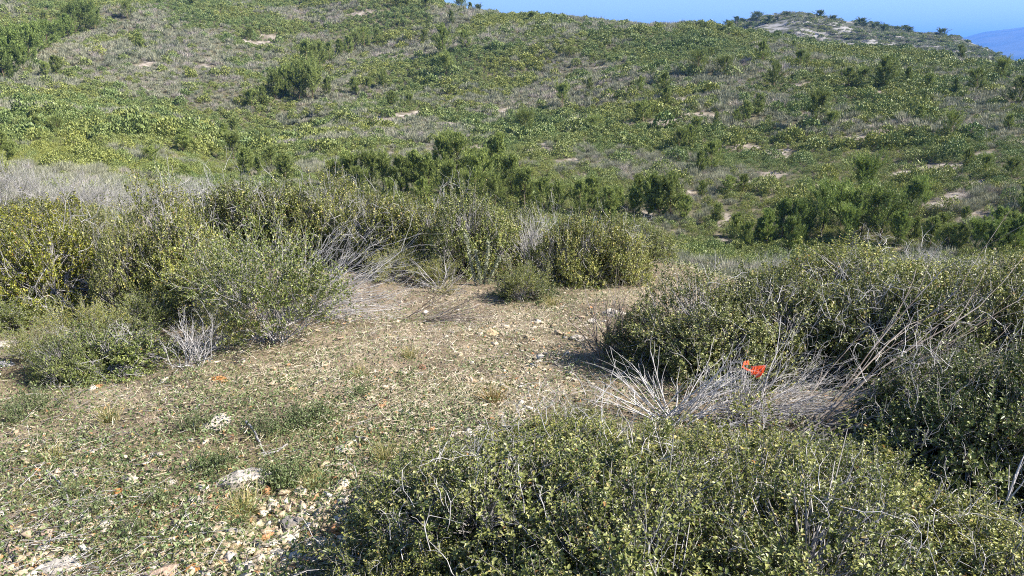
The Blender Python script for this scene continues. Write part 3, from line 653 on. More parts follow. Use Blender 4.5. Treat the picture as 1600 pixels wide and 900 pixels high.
pines([(880, 168, 28, 1.1), (920, 145, 20), (1035, 155, 34), (1040, 165, 24), (1005, 190, 26, 1.5), (820, 212, 30, 1.2), (890, 90, 12, 1.4), (1000, 145, 20), (1120, 200, 22), (1060, 240, 30), (1075, 235, 34), (1085, 215, 26), (1150, 195, 20), (1165, 190, 26), (770, 255, 34, 1.1), (700, 260, 40), (930, 205, 18, 1.6), (960, 85, 9, 1.5), (1110, 88, 12, 1.5), (1140, 50, 12)], "scattered on the middle of the slope", "pines scattered on the middle slope")
# far tiny pines on the rocky hill
nr = ROCKY.shape[1]
far_p = [1112, 1120, 1128, 1136, 1143, 1150, 1157, 1163, 1170, 1178, 1186, 1262, 1270, 1280, 1290, 1345, 1352, 1360, 1368, 1376, 1383, 1392, 1425, 1440, 1450, 1462, 1475] + [1116, 1124, 1132, 1140, 1147, 1154, 1160, 1167, 1174, 1182, 1196, 1205, 1216, 1228, 1250, 1300, 1312, 1325, 1335, 1405, 1412, 1420]
far_p = sorted(far_p)
pxs = np.linspace(960, 1680, ROCKY.shape[0])
for k, px in enumerate(far_p):
    i = int(np.argmin(abs(pxs - px - random.uniform(-9, 9)))); j = nr // 2 - 1 - (random.choice([1, 2, 4, 5]) if 1190 < px < 1340 or k % 2 else random.choice([0, 1])); q = Vector(ROCKY[i, j].tolist()) - Vector((0, 0, .5))
    side = "left shoulder" if px < 1200 else "summit" if px < 1300 else "right flank"
    idx = len([z_ for z_ in far_p[:k] if (z_ < 1200) == (px < 1200) and (z_ < 1300) == (px < 1300)])
    pine_at(q, random.choice([1.2, 1.6, 2.0, 2.6, 3.6]), f"tiny dark pine on the {side} of the far rocky hill, {ORD[idx]} from the left", "pines of the far rocky hill", random.randrange(7), (.5, .58, .55), 1.9)

# ------------------------------------------------------------------ near shrubs
def ker(*a, **k): return plant('K', "kermes_oak", *a, cat="shrub", **k)
def gry(*a, **k): return plant('G', "grey_shrub", *a, cat="shrub", **k)
def olv(*a, **k): return plant('O', "olive_shrub", *a, cat="shrub", **k)
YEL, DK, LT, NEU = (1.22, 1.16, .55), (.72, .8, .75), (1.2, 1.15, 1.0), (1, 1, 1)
GF = "kermes oaks at the front"
ker(735, 900, 400, 180, "dense kermes oak beside the gravel at the bottom, casting shade onto it", group=GF, color=NEU)
ker(600, 985, 260, 120, "low kermes oak sprawling over the stones at the bottom edge", group=GF, color=LT)
ker(930, 880, 430, 195, "broad kermes oak in the middle of the front thicket", group=GF, color=NEU)
ker(960, 1010, 520, 230, "nearest kermes oak with bare forked grey twigs, at the bottom centre", group=GF, color=NEU)
ker(1190, 880, 400, 165, "yellowish kermes oak just below the mound of cut grey twigs", group=GF, color=LT)
ker(1240, 1010, 480, 220, "nearest kermes oak between the bottom centre and the right corner", group=GF, color=NEU)
ker(1360, 880, 330, 165, "kermes oak in front of the dark gap in the right thicket", group=GF, color=LT)
ker(1540, 975, 400, 160, "kermes oak in the bottom right corner with one long bare branch", group=GF, color=LT)
ker(880, 745, 260, 95, "sparse light kermes oak at the left foot of the dead grey shrub", group=GF, color=LT)
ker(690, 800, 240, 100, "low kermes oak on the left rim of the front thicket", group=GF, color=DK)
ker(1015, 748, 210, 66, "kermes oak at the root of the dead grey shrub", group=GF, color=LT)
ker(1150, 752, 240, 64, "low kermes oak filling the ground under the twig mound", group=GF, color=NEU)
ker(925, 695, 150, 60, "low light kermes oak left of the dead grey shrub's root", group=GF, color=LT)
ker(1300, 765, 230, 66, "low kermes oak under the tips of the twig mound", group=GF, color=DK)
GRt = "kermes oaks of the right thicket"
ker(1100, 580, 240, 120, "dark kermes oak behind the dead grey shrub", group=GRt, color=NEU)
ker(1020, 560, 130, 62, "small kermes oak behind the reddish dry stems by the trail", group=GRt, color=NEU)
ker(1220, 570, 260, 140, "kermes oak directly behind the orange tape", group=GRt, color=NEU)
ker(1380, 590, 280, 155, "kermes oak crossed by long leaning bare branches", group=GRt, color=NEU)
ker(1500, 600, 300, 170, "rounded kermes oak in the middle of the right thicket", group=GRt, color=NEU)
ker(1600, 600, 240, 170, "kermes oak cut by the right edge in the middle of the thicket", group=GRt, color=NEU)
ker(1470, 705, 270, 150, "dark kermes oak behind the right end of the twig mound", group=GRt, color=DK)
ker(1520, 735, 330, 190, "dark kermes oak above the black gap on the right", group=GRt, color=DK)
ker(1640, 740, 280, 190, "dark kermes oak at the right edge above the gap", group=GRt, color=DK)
ker(1205, 488, 150, 62, "kermes oak where the right thicket meets the grassy trail end", group=GRt, color=LT)
ker(1285, 496, 210, 88, "light kermes oak behind, first from the trail in the rear of the right thicket", group=GRt, color=(1.4, 1.35, 1.15))
ker(1370, 500, 250, 95, "light kermes oak behind, second from the trail in the rear of the right thicket", group=GRt, color=(1.4, 1.35, 1.15))
ker(1480, 505, 250, 95, "light kermes oak behind, third from the trail in the rear of the right thicket", group=GRt, color=(1.4, 1.35, 1.15))
ker(1590, 505, 250, 95, "light kermes oak behind, at the right edge in the rear of the thicket", group=GRt, color=LT)
gry(1250, 452, 110, 55, "pale twiggy shrub on the brow at the trail end of the right thicket", group="grey shrubs")
gry(1200, 470, 90, 70, "grey twiggy shrub leaning over the trail end", group="grey shrubs")
gry(1440, 450, 120, 60, "grey twiggy shrub on the brow in the middle of the right thicket", group="grey shrubs")
gry(1560, 455, 120, 50, "grey twiggy shrub on the brow near the right edge", group="grey shrubs")
gry(1490, 640, 170, 110, "grey twiggy patch inside the right thicket", group="grey shrubs")
GL = "kermes oaks of the left scrub"; NEU, LT, DK = (1.15, 1.18, 1.0), (1.35, 1.3, 1.05), (.95, 1.05, .92)
ker(80, 490, 200, 150, "big yellow green round kermes oak at the left edge", group=GL, color=YEL, var=1)
ker(90, 405, 190, 85, "yellow green kermes oak crowning the left scrub", group=GL, color=YEL, var=2)
ker(-20, 470, 120, 140, "kermes oak cut by the left edge", group=GL, color=NEU)
ker(215, 490, 130, 110, "kermes oak right of the dark gap by the big yellow one", group=GL, color=LT)
olv(180, 415, 130, 90, "olive shrub between the yellow kermes oak and the white branches", group=GL)
ker(285, 480, 170, 150, "kermes oak with yellow tips left of the white bare branches", group=GL, color=LT)
ker(380, 395, 170, 110, "kermes oak behind the white bare branches", group=GL, color=NEU)
ker(450, 400, 170, 110, "kermes oak behind the fan of dead stems", group=GL, color=NEU)
olv(430, 535, 210, 170, "dark green fine leaved shrub at the root of the fan of dead stems", group=GL, color=DK)
olv(340, 505, 160, 120, "fine leaved shrub with pale twigs left of the fan of dead stems", group=GL, color=NEU)
ker(520, 405, 150, 100, "kermes oak in the row behind the trail, above the fan of dead stems", group=GL, color=LT)
ker(590, 415, 150, 110, "kermes oak in the row behind the trail, left of its darkest hollow", group=GL, color=LT)
ker(660, 418, 150, 110, "kermes oak in the row behind the trail, over its darkest hollow", group=GL, color=LT)
ker(735, 425, 150, 105, "dark bellied kermes oak behind the pale plumed plant", group=GL, color=NEU)
ker(810, 410, 120, 80, "kermes oak behind the grey fan shaped shrub", group=GL, color=NEU)
ker(895, 440, 120, 105, "kermes oak right of the grey fan shaped shrub", group=GL, color=LT)
ker(955, 438, 120, 95, "kermes oak second right of the grey fan shaped shrub", group=GL, color=LT)
ker(1010, 405, 90, 50, "small kermes oak at the right end of the row behind the trail", group=GL, color=NEU)
olv(620, 440, 90, 50, "small yellowish shrub at the foot of the row behind the trail", group=GL, color=LT)
olv(685, 445, 80, 40, "low bright green shrub at the edge of the trail under the dark hollow", group=GL, color=LT)
olv(815, 470, 90, 55, "low grey green shrub on the trail edge below the grey fan shaped shrub", group=GL, color=NEU)
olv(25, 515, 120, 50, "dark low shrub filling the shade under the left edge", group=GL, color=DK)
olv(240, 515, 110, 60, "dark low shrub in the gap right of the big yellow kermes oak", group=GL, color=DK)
olv(60, 560, 90, 50, "low shrub above the whitish slabs at the left", group=GL, color=NEU)
GG = "grey shrubs on the left brow"
for k, (px, row, w, h) in enumerate([(-10, 335, 110, 80), (45, 330, 110, 70), (110, 335, 110, 60), (165, 335, 110, 55), (215, 345, 120, 65), (270, 345, 110, 60), (330, 340, 110, 65), (385, 340, 100, 45), (300, 385, 110, 60)]):
    gry(px, row, w, h, ["whitish twiggy shrub at the far left on the brow of the scrub", "whitish twiggy shrub second along the brow from the left edge", "grey twiggy shrub behind the yellow kermes oak", "grey twiggy shrub right behind the yellow kermes oak",
        "grey twiggy shrub on the brow left of the middle", "grey twiggy shrub on the brow mixed with green leaves", "pale feathery shrub at the right end of the brow", "low grey shrub beyond the pale feathery one",
        "grey twiggy shrub above the white bare branches", "grey twiggy shrub in the hollow of the left scrub", "grey twiggy shrub above the olive shrub"][k], group=GG, dmin=3)
ker(170, 585, 190, 80, "low spreading kermes oak in front at left with pale broken twigs", group=GL, color=DK)
ker(110, 595, 100, 60, "low dark kermes oak beside the whitish slabs at the left edge", group=GL, color=DK)
olv(350, 545, 100, 80, "green shrub behind the dry gnarled bush", group=GL, color=LT)
olv(130, 545, 110, 75, "grey green leafy shrub in the hollow under the big yellow kermes oak", group=GL, color=LT)

# bare and dead shrubs, each a mesh of its own
def dead(name, px, row, label, fans, rng_seed, mtl=M_TWIG, tmin=.5, dmin=.6, group="dead shrubs"):
    """fans: (count, length m, lean vector, spread, thickness, fork levels, wiggle)"""
    p = hit(px, row, dmin); rng = np.random.default_rng(rng_seed); gS, gT = Geo(), Geo()
    e = empty(name, p); 
    for n, Ln, lean, sp, r0, lv, wig, *up in fans:
        st = rng.normal(size=(n, 3)) * .055; st[:, 2] = -.01 + (rng.random(n) * up[0] if up else 0)
        dr = np.array(lean, float) + rng.normal(size=(n, 3)) * sp
        sk = skeleton(rng, st, dr, Ln * rng.uniform(.55, 1.1, n), r0 * rng.uniform(.7, 1.3, n), lv, wig, 6, 0, (2, 3), (.25, .5), .45)
        tubes(gS, st * .2 - np.array([0, 0, .03]), st, r0 * 1.1, r0, tmin, 4)
        lay(gS, sk, rng, tmin, 1.0, 4, lambda l: l == lv); lay(gT, sk, rng, tmin, 1.0, 3, lambda l: l < lv)
    if gS.V: obj("stems", gS.mesh("stems", mtl), e)
    if gT.V: obj("twigs", gT.mesh("twigs", mtl), e)
    tag(e, label, "dead shrub", group); return e
dead("dead_shrub", 430, 500, "fan of long silvery dead stems swept to the right over the trail edge", [(46, .95, (1, .1, .58), .24, .0036, 2, .10), (26, .75, (.7, -.1, .8), .32, .0034, 2, .12), (18, 1.1, (1, -.1, .16), .16, .0034, 1, .10)], 1, tmin=.6)
dead("dead_shrub", 375, 512, "upright white bare branches standing among the left scrub", [(14, .62, (.15, 0, 1), .42, .0048, 2, .15)], 2, tmin=.7)
dead("dead_shrub", 835, 430, "grey fan shaped leafless shrub behind the trail", [(60, .55, (.1, 0, 1), .42, .0045, 2, .08)], 3, tmin=.5)
dead("dead_shrub", 302, 572, "dry gnarled bush with brown root and curving pale twigs", [(34, .30, (.1, 0, 1), .5, .0034, 2, .14)], 4, tmin=.5)
dead("dead_shrub", 1048, 665, "dead grey shrub with thick silvery stems leaning right beside the front thicket", [(20, .46, (.85, .1, .85), .28, .0040, 2, .11), (16, .42, (-.7, .15, .75), .28, .004, 1, .08), (6, .35, (.9, 0, .45), .25, .004, 1, .1)], 5, tmin=.72)
dead("dead_shrub", 955, 560, "reddish brown dry stems standing at the right edge of the trail", [(34, .42, (.05, .1, 1), .28, .004, 1, .07), (8, .4, (-.7, .1, .8), .2, .003, 1, .08)], 6, mtl=M_BROWNTWIG, tmin=.3)
dead("dead_shrub", 1150, 665, "mound of cut grey twigs swept to the right below the orange tape", [(46, .60, (1, .02, .13), .2, .0023, 2, .12, .13), (22, .6, (1, .05, .42), .26, .0025, 2, .13, .08), (26, .40, (.15, 0, 1), .22, .0034, 1, .06), (10, .3, (-.5, .1, .6), .4, .003, 1, .1)], 7, tmin=.3)
dead("dead_shrub", 1240, 690, "long dark bare branches slanting up to the right through the thicket", [(16, 1.15, (1, .35, .65), .12, .0055, 1, .05)], 8, mtl=M_BROWNTWIG, tmin=.35)
dead("bare_sapling", 1012, 560, "single dark forked bare stem standing by the trail end", [(3, .42, (.05, .2, 1), .12, .006, 1, .12)], 9, mtl=M_BROWNTWIG, tmin=.05)
dead("dead_shrub", 1405, 745, "spray of pale dead twigs hanging in the dark gap on the right", [(14, .35, (.3, -.1, .5), .55, .0028, 1, .12)], 10, tmin=.65)
dead("dead_shrub", 1530, 905, "long bare branch rising out of the bottom right kermes oak", [(2, .62, (.3, .15, 1), .08, .006, 1, .08)], 12, tmin=.5)
dead("dead_shrub", 940, 960, "forked whitish bare branches on top of the nearest kermes oak", [(5, .46, (.05, .15, 1), .3, .0045, 2, .16)], 13, tmin=.6)
dead("dead_shrub", 690, 455, "tangle of low dry twigs at the trail edge", [(36, .35, (.4, -.3, .35), .5, .003, 1, .12)], 14, tmin=.4)
dead("dead_shrub", 640, 500, "dry stems lying flat across the trail", [(36, .6, (1, -.05, .05), .2, .003, 1, .08)], 15, mtl=M_BROWNTWIG, tmin=.35)

# pale plumed plant
def plumed(px, row):
    p = hit(px, row); rng = np.random.default_rng(8); e = empty("plumed_plant", p); gS, gF = Geo(), Geo()
    st = np.array([[-.03, 0, 0], [.05, .02, 0], [.02, -.03, 0], [.09, 0, 0]]); sk = skeleton(rng, st, np.array([[-.1, 0, 1], [.15, 0, 1], [0, .1, 1], [.3, 0, 1]]), np.array([.52, .46, .36, .3]), .003, 0, .06, 5)
    lay(gS, sk, rng, .5, .9)
    A0 = np.concatenate([a for a, *_ in sk]); B0 = np.concatenate([b for _, b, *_ in sk]); i = np.repeat(np.arange(len(A0)), 90); f = rng.random((len(i), 1))
    P = A0[i] + (B0 - A0)[i] * f; A = unit(rdir(len(i), rng) + np.array([0, 0, .7])); leaves(gF, P, A, rdir(len(i), rng), rng.uniform(.015, .035, len(i)), .009, rng.uniform(.7, 1, len(i)), hexa=False)
    obj("stems", gS.mesh("stems", M_TWIG), e); f_ = obj("foliage", gF.mesh("foliage", M_GREYLEAF), e); f_.color = (1.7, 1.7, 1.75, 1)
    tag(e, "pale plumed plant standing in front of the dark hollow", "plant")
plumed(748, 445)

# ------------------------------------------------------------------ rocks
def rock_mesh(seed, sx, sy, sz, angular=.5, sub=3):
    rng = np.random.default_rng(seed); bm = bmesh.new(); n = 16
    d = rdir(n, rng); pts = d * rng.uniform(.75, 1.0, (n, 1))
    for p in pts: bm.verts.new(Vector(p.tolist()))
    bmesh.ops.convex_hull(bm, input=list(bm.verts)); 
    bmesh.ops.delete(bm, geom=[v for v in bm.verts if not v.link_faces], context='VERTS')
    bmesh.ops.triangulate(bm, faces=bm.faces[:])
    bmesh.ops.subdivide_edges(bm, edges=bm.edges[:], cuts=sub, use_grid_fill=True)
    bmesh.ops.triangulate(bm, faces=bm.faces[:])
    for _ in range(1): bmesh.ops.smooth_vert(bm, verts=bm.verts[:], factor=.18, use_axis_x=True, use_axis_y=True, use_axis_z=True)
    P = np.array([v.co[:] for v in bm.verts]); P += unit(P) * (fbm(P, 2.6, 5, seed)[:, None] * .13)
    st = np.round(P[:, 2:3] * 4 + fbm(P, 1.5, 2, seed + 3)[:, None] * .6) / 4; P[:, 2:3] += (st - P[:, 2:3]) * .35     # bedding steps
    P *= np.array([sx, sy, sz])
    me = bpy.data.meshes.new("rock")
    for v, p in zip(bm.verts, P): v.co = p.tolist()
    bm.to_mesh(me); bm.free(); a = me.attributes.new("t", 'FLOAT', 'POINT')
    me.materials.append(M_ROCK); return me
WHITE, GREY, DGREY, TAN, ORANGE, PINK, BLUE = (.98, .96, .93), (.8, .79, .8), (.42, .42, .44), (.95, .78, .55), (.85, .46, .2), (.9, .72, .62), (.9, .95, 1.1)
RK = [(337, 664, 64, 30, WHITE, "flat whitish rock in the middle of the herbs left of the trail"), (378, 757, 108, 48, WHITE, "large white rock with dark lichen partly buried in the herbs"),
      (342, 594, 36, 15, ORANGE, "orange brown rock with a white end below the gnarled bush"), (452, 826, 52, 32, DGREY, "dark grey speckled rock in the gravel"),
      (426, 836, 16, 26, WHITE, "small upright pale stone left of the dark speckled rock"), (14, 868, 34, 40, PINK, "pale angular stone near the bottom left corner"),
      (238, 905, 96, 34, PINK, "large rounded purplish rock on the bottom edge"), (302, 892, 32, 20, ORANGE, "orange stone beside the rounded purplish rock"),
      (488, 842, 36, 16, TAN, "tan slab right of the dark speckled rock"), (526, 836, 34, 16, ORANGE, "orange slab at the edge of the shade of the front oak"),
      (424, 870, 48, 18, WHITE, "flat pale slab below the dark speckled rock"), (362, 834, 56, 18, GREY, "long flat grey slab left of the small upright stone"),
      (274, 870, 30, 18, TAN, "cream stone above the rounded purplish rock"), (538, 704, 42, 14, WHITE, "white flat stone beside a dark hole right of the stick"),
      (528, 688, 26, 14, ORANGE, "rusty stone over the dark hole right of the stick"), (534, 727, 40, 9, PINK, "flat pinkish stone below the white one"),
      (768, 523, 28, 18, TAN, "brown pointed stone lying on the trail"), (718, 503, 20, 12, WHITE, "white stone on the trail left of the pointed one"),
      (750, 523, 14, 8, WHITE, "small white stone against the brown pointed stone"), (660, 576, 16, 12, (.62, .36, .26), "reddish round stone in the straw of the trail"),
      (955, 494, 50, 24, WHITE, "pale rock pile stone at the right edge of the trail"), (925, 505, 26, 12, WHITE, "small pale stone left of the rock pile"),
      (908, 498, 22, 10, PINK, "pinkish stone further left of the rock pile"), (905, 530, 40, 12, GREY, "flat grey stone below the rock pile"),
      (10, 540, 52, 12, WHITE, "whitish slab under the scrub at the left edge, upper of two"), (12, 572, 40, 12, BLUE, "bluish white slab at the left edge, lower of two"),
      (80, 892, 80, 30, GREY, "big grey slab by the twigs at the bottom left"), (8, 895, 36, 28, PINK, "rounded pale stone in the very bottom left corner"),
      (755, 676, 44, 16, WHITE, "whitish rock among rubble at the edge of the front thicket"), (735, 683, 26, 10, GREY, "grey stone left of the whitish rubble rock"),
      (455, 608, 28, 12, TAN, "tan pointed stone in the straw below the fan of dead stems"), (430, 615, 12, 8, PINK, "small pink stone left of the tan pointed one"),
      (268, 756, 22, 14, WHITE, "white stone left of the large lichened rock"), (182, 772, 26, 16, ORANGE, "flat orange stone in the litter at the left"),
      (240, 712, 12, 7, WHITE, "tiny white stone in the litter above the orange one"), (310, 785, 18, 22, GREY, "grey lichened stone at the left foot of the large white rock"),
      (246, 803, 26, 9, WHITE, "white flat sliver under the bright green herb"), (605, 666, 18, 9, PINK, "pinkish stone in the herbs near the middle"),
      (634, 668, 14, 8, WHITE, "small white stone in the herbs near the middle"), (665, 635, 18, 9, WHITE, "white stone low on the trail"), (618, 720, 16, 12, PINK, "pale stone beside the dry tuft"),
      (298, 690, 24, 10, GREY, "low grey stone under the flat whitish rock"), (500, 848, 22, 10, GREY, "thin grey stone tucked under the tan slab"), (590, 800, 20, 12, WHITE, "white stone at the edge of the front oak"),
      (595, 755, 16, 10, TAN, "tan stone at the top of the gravel patch"), (483, 788, 22, 10, TAN, "ochre stone at the left of the gravel patch"), (500, 790, 20, 13, GREY, "bluish grey stone on the gravel patch"),
      (545, 795, 26, 12, TAN, "cream wedge shaped stone in the gravel patch"), (335, 850, 18, 18, TAN, "upright cream stone left of the flat grey slab"), (830, 560, 12, 8, WHITE, "white stone in the gravel on the trail"), (825, 578, 14, 8, TAN, "tan stone lower in the gravel on the trail")]
for k, (px, row, w, h, c, lb) in enumerate(RK):
    p = hit(px, row); m = mpp(p); sx = w * m / 2; sz = max(h * m * .5, sx * .24); sy = sx * random.uniform(.7, 1.0)
    o = obj("rock", rock_mesh(900 + k, sx, sy, sz)); o.location = p + Vector((0, 0, sz * .12)); o.rotation_euler = (random.uniform(-.2, .2), random.uniform(-.2, .2), random.uniform(-.5, .5)); o.color = (*c, 1)
    tag(o, lb, "rock", "rocks on the trail")

# gravel
GV = []
for k in range(24):
    rng = np.random.default_rng(700 + k); bm = bmesh.new()
    for p in rdir(9, rng) * rng.uniform(.7, 1.1, (9, 1)) * np.array([1, .7, .30]): bm.verts.new(Vector(p.tolist()))
    bmesh.ops.convex_hull(bm, input=list(bm.verts)); bmesh.ops.delete(bm, geom=[v for v in bm.verts if not v.link_faces], context='VERTS'); bmesh.ops.triangulate(bm, faces=bm.faces[:])
    bm.verts.index_update(); GV.append((np.array([v.co[:] for v in bm.verts]), np.array([[v.index for v in f.verts] for f in bm.faces]))); bm.free()
def blobs(px, row, lst):
    o = np.zeros_like(px)
    for bx, by, rx, ry, s in lst: o = np.maximum(o, s * np.exp(-(((px - bx) / rx) ** 2 + ((row - by) / ry) ** 2)))
    return o
def near_points(n, dmax=13.5, dmin=1.3, amin=-44, amax=40, power=1.0):
    """ground points, denser towards the viewer"""
    d = dmin * (dmax / dmin) ** (R_.random(n) ** power); a = np.radians(R_.uniform(amin, amax, n)); x = np.sin(a) * d; y = np.cos(a) * d; z = gz(x, y)
    px, row = project(x, y, z); return x, y, z, px, row, d
def rotm(n, tilt):
    yaw = R_.uniform(0, 6.28, n); tx = R_.normal(size=n) * tilt; ty = R_.normal(size=n) * tilt
    cz, sz = np.cos(yaw), np.sin(yaw); cx, sx = np.cos(tx), np.sin(tx); cy, sy = np.cos(ty), np.sin(ty); o = np.zeros(n); i = np.ones(n)
    Rz = np.stack([cz, -sz, o, sz, cz, o, o, o, i], 1).reshape(-1, 3, 3); Rx = np.stack([i, o, o, o, cx, -sx, o, sx, cx], 1).reshape(-1, 3, 3); Ry = np.stack([cy, o, sy, o, i, o, -sy, o, cy], 1).reshape(-1, 3, 3)
    return Rx @ Ry @ Rz
x, y, z, px, row, d = near_points(120000)
GRAV = [(860, 510, 40, 22, .35), (835, 560, 40, 35, .5), (775, 630, 50, 40, .4), (700, 690, 60, 35, .5), (560, 780, 70, 40, 1.), (470, 800, 80, 30, .8), (400, 870, 110, 45, 1.), (520, 870, 120, 50, .8), (300, 890, 90, 30, .7), (830, 570, 40, 40, .4), (770, 515, 60, 25, .2), (700, 690, 60, 30, .4), (870, 500, 60, 30, .2), (60, 880, 110, 50, .6), (200, 820, 160, 60, .4), (120, 740, 120, 50, .2), (640, 660, 120, 40, .2), (880, 530, 50, 40, .3), (780, 540, 60, 30, .15), (640, 740, 40, 50, .7)]
dn = .09 + blobs(px, row, GRAV); k = R_.random(len(x)) < dn * .75; x, y, z, d = x[k], y[k], z[k], d[k]
g = Geo(); n = len(x); Rm = rotm(n, .22); s = np.exp(R_.normal(size=n) * .62) * (.012 + .010 * np.clip(blobs(px[k], row[k], GRAV), 0, 1)); s = np.clip(s, .004, .05); T = np.clip(R_.normal(.58, .24, n), 0, 1); which = R_.integers(0, len(GV), n)
for w in range(len(GV)):
    idx = np.nonzero(which == w)[0]; Vt, Ft = GV[w]
    if len(idx) == 0: continue
    VV = np.einsum('nij,vj->nvi', Rm[idx], Vt) * s[idx, None, None] + np.stack([x[idx], y[idx], z[idx] + s[idx] * .2], 1)[:, None]
    FF = (np.arange(len(idx)) * len(Vt))[:, None, None] + Ft[None]; g.add(VV.reshape(-1, 3), FF.reshape(-1, 3), np.repeat(T[idx], len(Vt)))
tag(obj("gravel", g.mesh("gravel", M_GRAVEL)), "cream and tan broken stones strewn over the trail", None, kind="stuff"); print("gravel", n)

# straw litter, grey twig litter, green blades and small leaves
def ribbons(n_try, dens, Lr, Wr, tilt, lift, mtl, name, label, tdist, curve=.25, bias=None):
    x, y, z, px, row, d = near_points(n_try); k = R_.random(n_try) < dens(px, row, x, y, d); x, y, z, d = x[k], y[k], z[k], d[k]; n = len(x)
    yaw = R_.uniform(0, 6.28, n) if bias is None else bias[0] + R_.normal(size=n) * bias[1]
    el = np.abs(R_.normal(size=n)) * tilt; A = np.stack([np.cos(yaw) * np.cos(el), np.sin(yaw) * np.cos(el), np.sin(el)], 1)
    L = R_.uniform(*Lr, n); P = np.stack([x, y, z + R_.random(n) * lift], 1); bend = np.stack([R_.normal(size=n), R_.normal(size=n), R_.normal(size=n) * .4 - .2], 1) * curve
    M = P + A * (L * .5)[:, None]; E = M + unit(A + bend) * (L * .5)[:, None]
    for q in (M, E): q[:, 2] = np.maximum(q[:, 2], gz(q[:, 0], q[:, 1]) + .003)
    s = unit(np.cross(A, unit(R_.normal(size=(n, 3)) * .5 + np.array([0, 0, 1])))) * (R_.uniform(*Wr, n) * .5)[:, None]
    VV = np.stack([P - s, P + s, M + s * .9, M - s * .9, E + s * .4, E - s * .4], 1).reshape(-1, 3); b = (np.arange(n) * 6)[:, None]
    g = Geo(); g.add(VV, np.concatenate([b + np.array([0, 1, 2, 3]), b + np.array([3, 2, 4, 5])]), np.repeat(tdist(n), 6))
    tag(obj(name, g.mesh(name, mtl)), label, None, kind="stuff"); print(name, n)
STRAW = [(600, 590, 260, 90, 1.), (800, 500, 200, 70, 1.), (1000, 440, 140, 40, 1.), (1100, 420, 80, 30, 1.), (350, 630, 200, 50, .4), (120, 660, 160, 40, .2), (200, 730, 220, 50, .05), (620, 660, 120, 60, .5), (60, 700, 100, 60, .2)]
ribbons(430000, lambda px, row, x, y, d: np.clip(.06 + blobs(px, row, STRAW) * (.70 + .9 * nz2(x, y, 1.5, 5, 3)), 0, 1) * .75, (.015, .07), (.0009, .0026), .3, .04, M_STRAW, "straw_litter", "pale dry straw and dead stems lying on the trail", lambda n: np.clip(R_.normal(.60, .27, n), 0, 1))
TWG = [(60, 830, 160, 90, 1.), (130, 890, 160, 50, 1.), (60, 700, 120, 50, .7), (650, 500, 120, 30, .7), (560, 510, 120, 25, .6), (860, 620, 80, 40, .5), (760, 480, 120, 30, .4), (480, 880, 140, 30, .35), (150, 620, 120, 30, .5)]
def twig_litter():
    x, y, z, px, row, d = near_points(80000); k = R_.random(len(x)) < np.clip(.03 + blobs(px, row, TWG) * .45, 0, 1); x, y, z = x[k], y[k], z[k]; n = len(x)
    yaw = .55 + R_.normal(size=n) * .75; el = np.abs(R_.normal(size=n)) * .12; A = np.stack([np.cos(yaw) * np.cos(el), np.sin(yaw) * np.cos(el), np.sin(el)], 1); A *= np.where(R_.random((n, 1)) < .5, 1, -1) * np.array([1, 1, 0]) + np.array([0, 0, 1])
    L = R_.uniform(.03, .03 + .17 * R_.random(n), n); P = np.stack([x, y, z + .003 + R_.random(n) * .03], 1); M = P + A * (L * .5)[:, None]; A2 = unit(A + R_.normal(size=A.shape) * .16); E = M + A2 * (L * .5)[:, None]
    for q in (M, E): q[:, 2] = np.maximum(q[:, 2], gz(q[:, 0], q[:, 1]) + .002)
    g = Geo(); r = R_.uniform(.0007, .0022, n); T = R_.uniform(.05, .9, n); tubes(g, P, M, r, r * .85, T); tubes(g, M, E, r * .85, r * .6, T)
    tag(obj("twig_litter", g.mesh("twig_litter", M_TWIG)), "grey broken twigs scattered over the ground", None, kind="stuff"); print("twigs", n)
twig_litter()
GRN = [(180, 740, 260, 80, .8), (420, 640, 280, 60, .75), (300, 840, 200, 50, .7), (640, 600, 200, 60, .4), (440, 670, 110, 40, 1.), (250, 800, 140, 50, .8), (60, 620, 100, 40, .9), (140, 690, 120, 40, .6), (470, 740, 80, 50, .7), (330, 720, 100, 40, .7), (560, 640, 100, 40, .5), (840, 470, 70, 30, .8), (560, 700, 100, 30, .4), (1080, 430, 100, 30, .5), (950, 460, 100, 30, .35), (300, 620, 120, 30, .6), (750, 580, 100, 40, .3), (20, 780, 80, 60, .4)]
ribbons(760000, lambda px, row, x, y, d: np.clip(.22 + .4 * blobs(px, row, STRAW) * (nz2(x, y, 1.9, 66, 2) > -.1) + blobs(px, row, GRN) * (.6 + .8 * nz2(x, y, 3.1, 15, 2)) + .10 * (nz2(x, y, 1.7, 19, 2) > .1), 0, 1) * .6, (.012, .05), (.0010, .0024), .8, .01, M_GRASS, "grass", "short green and drying grass growing through the litter", lambda n: np.clip(R_.normal(.42, .25, n), 0, 1), curve=.5)
def leaf_cover():
    x, y, z, px, row, d = near_points(420000); k = R_.random(len(x)) < np.clip(.26 + .45 * (row > 590) * (nz2(x, y, 2.4, 91, 2) > .05) + blobs(px, row, GRN) * (.6 + .8 * nz2(x, y, 4.1, 25, 2)), 0, 1) * .65; x, y, z = x[k], y[k], z[k]; n = len(x)
    P = np.stack([x, y, z + R_.random(n) ** 1.5 * .06], 1); A = unit(R_.normal(size=(n, 3)) + np.array([0, 0, .35])); L = R_.uniform(.009, .022, n); g = Geo()
    leaves(g, P, A, unit(R_.normal(size=(n, 3)) * .5 + np.array([0, 0, 1])), L, L * .5, R_.random(n))
    tag(obj("ground_leaves", g.mesh("ground_leaves", M_HERB)), "small green herbs creeping over the ground", None, kind="stuff"); print("herb leaves", n)
leaf_cover()
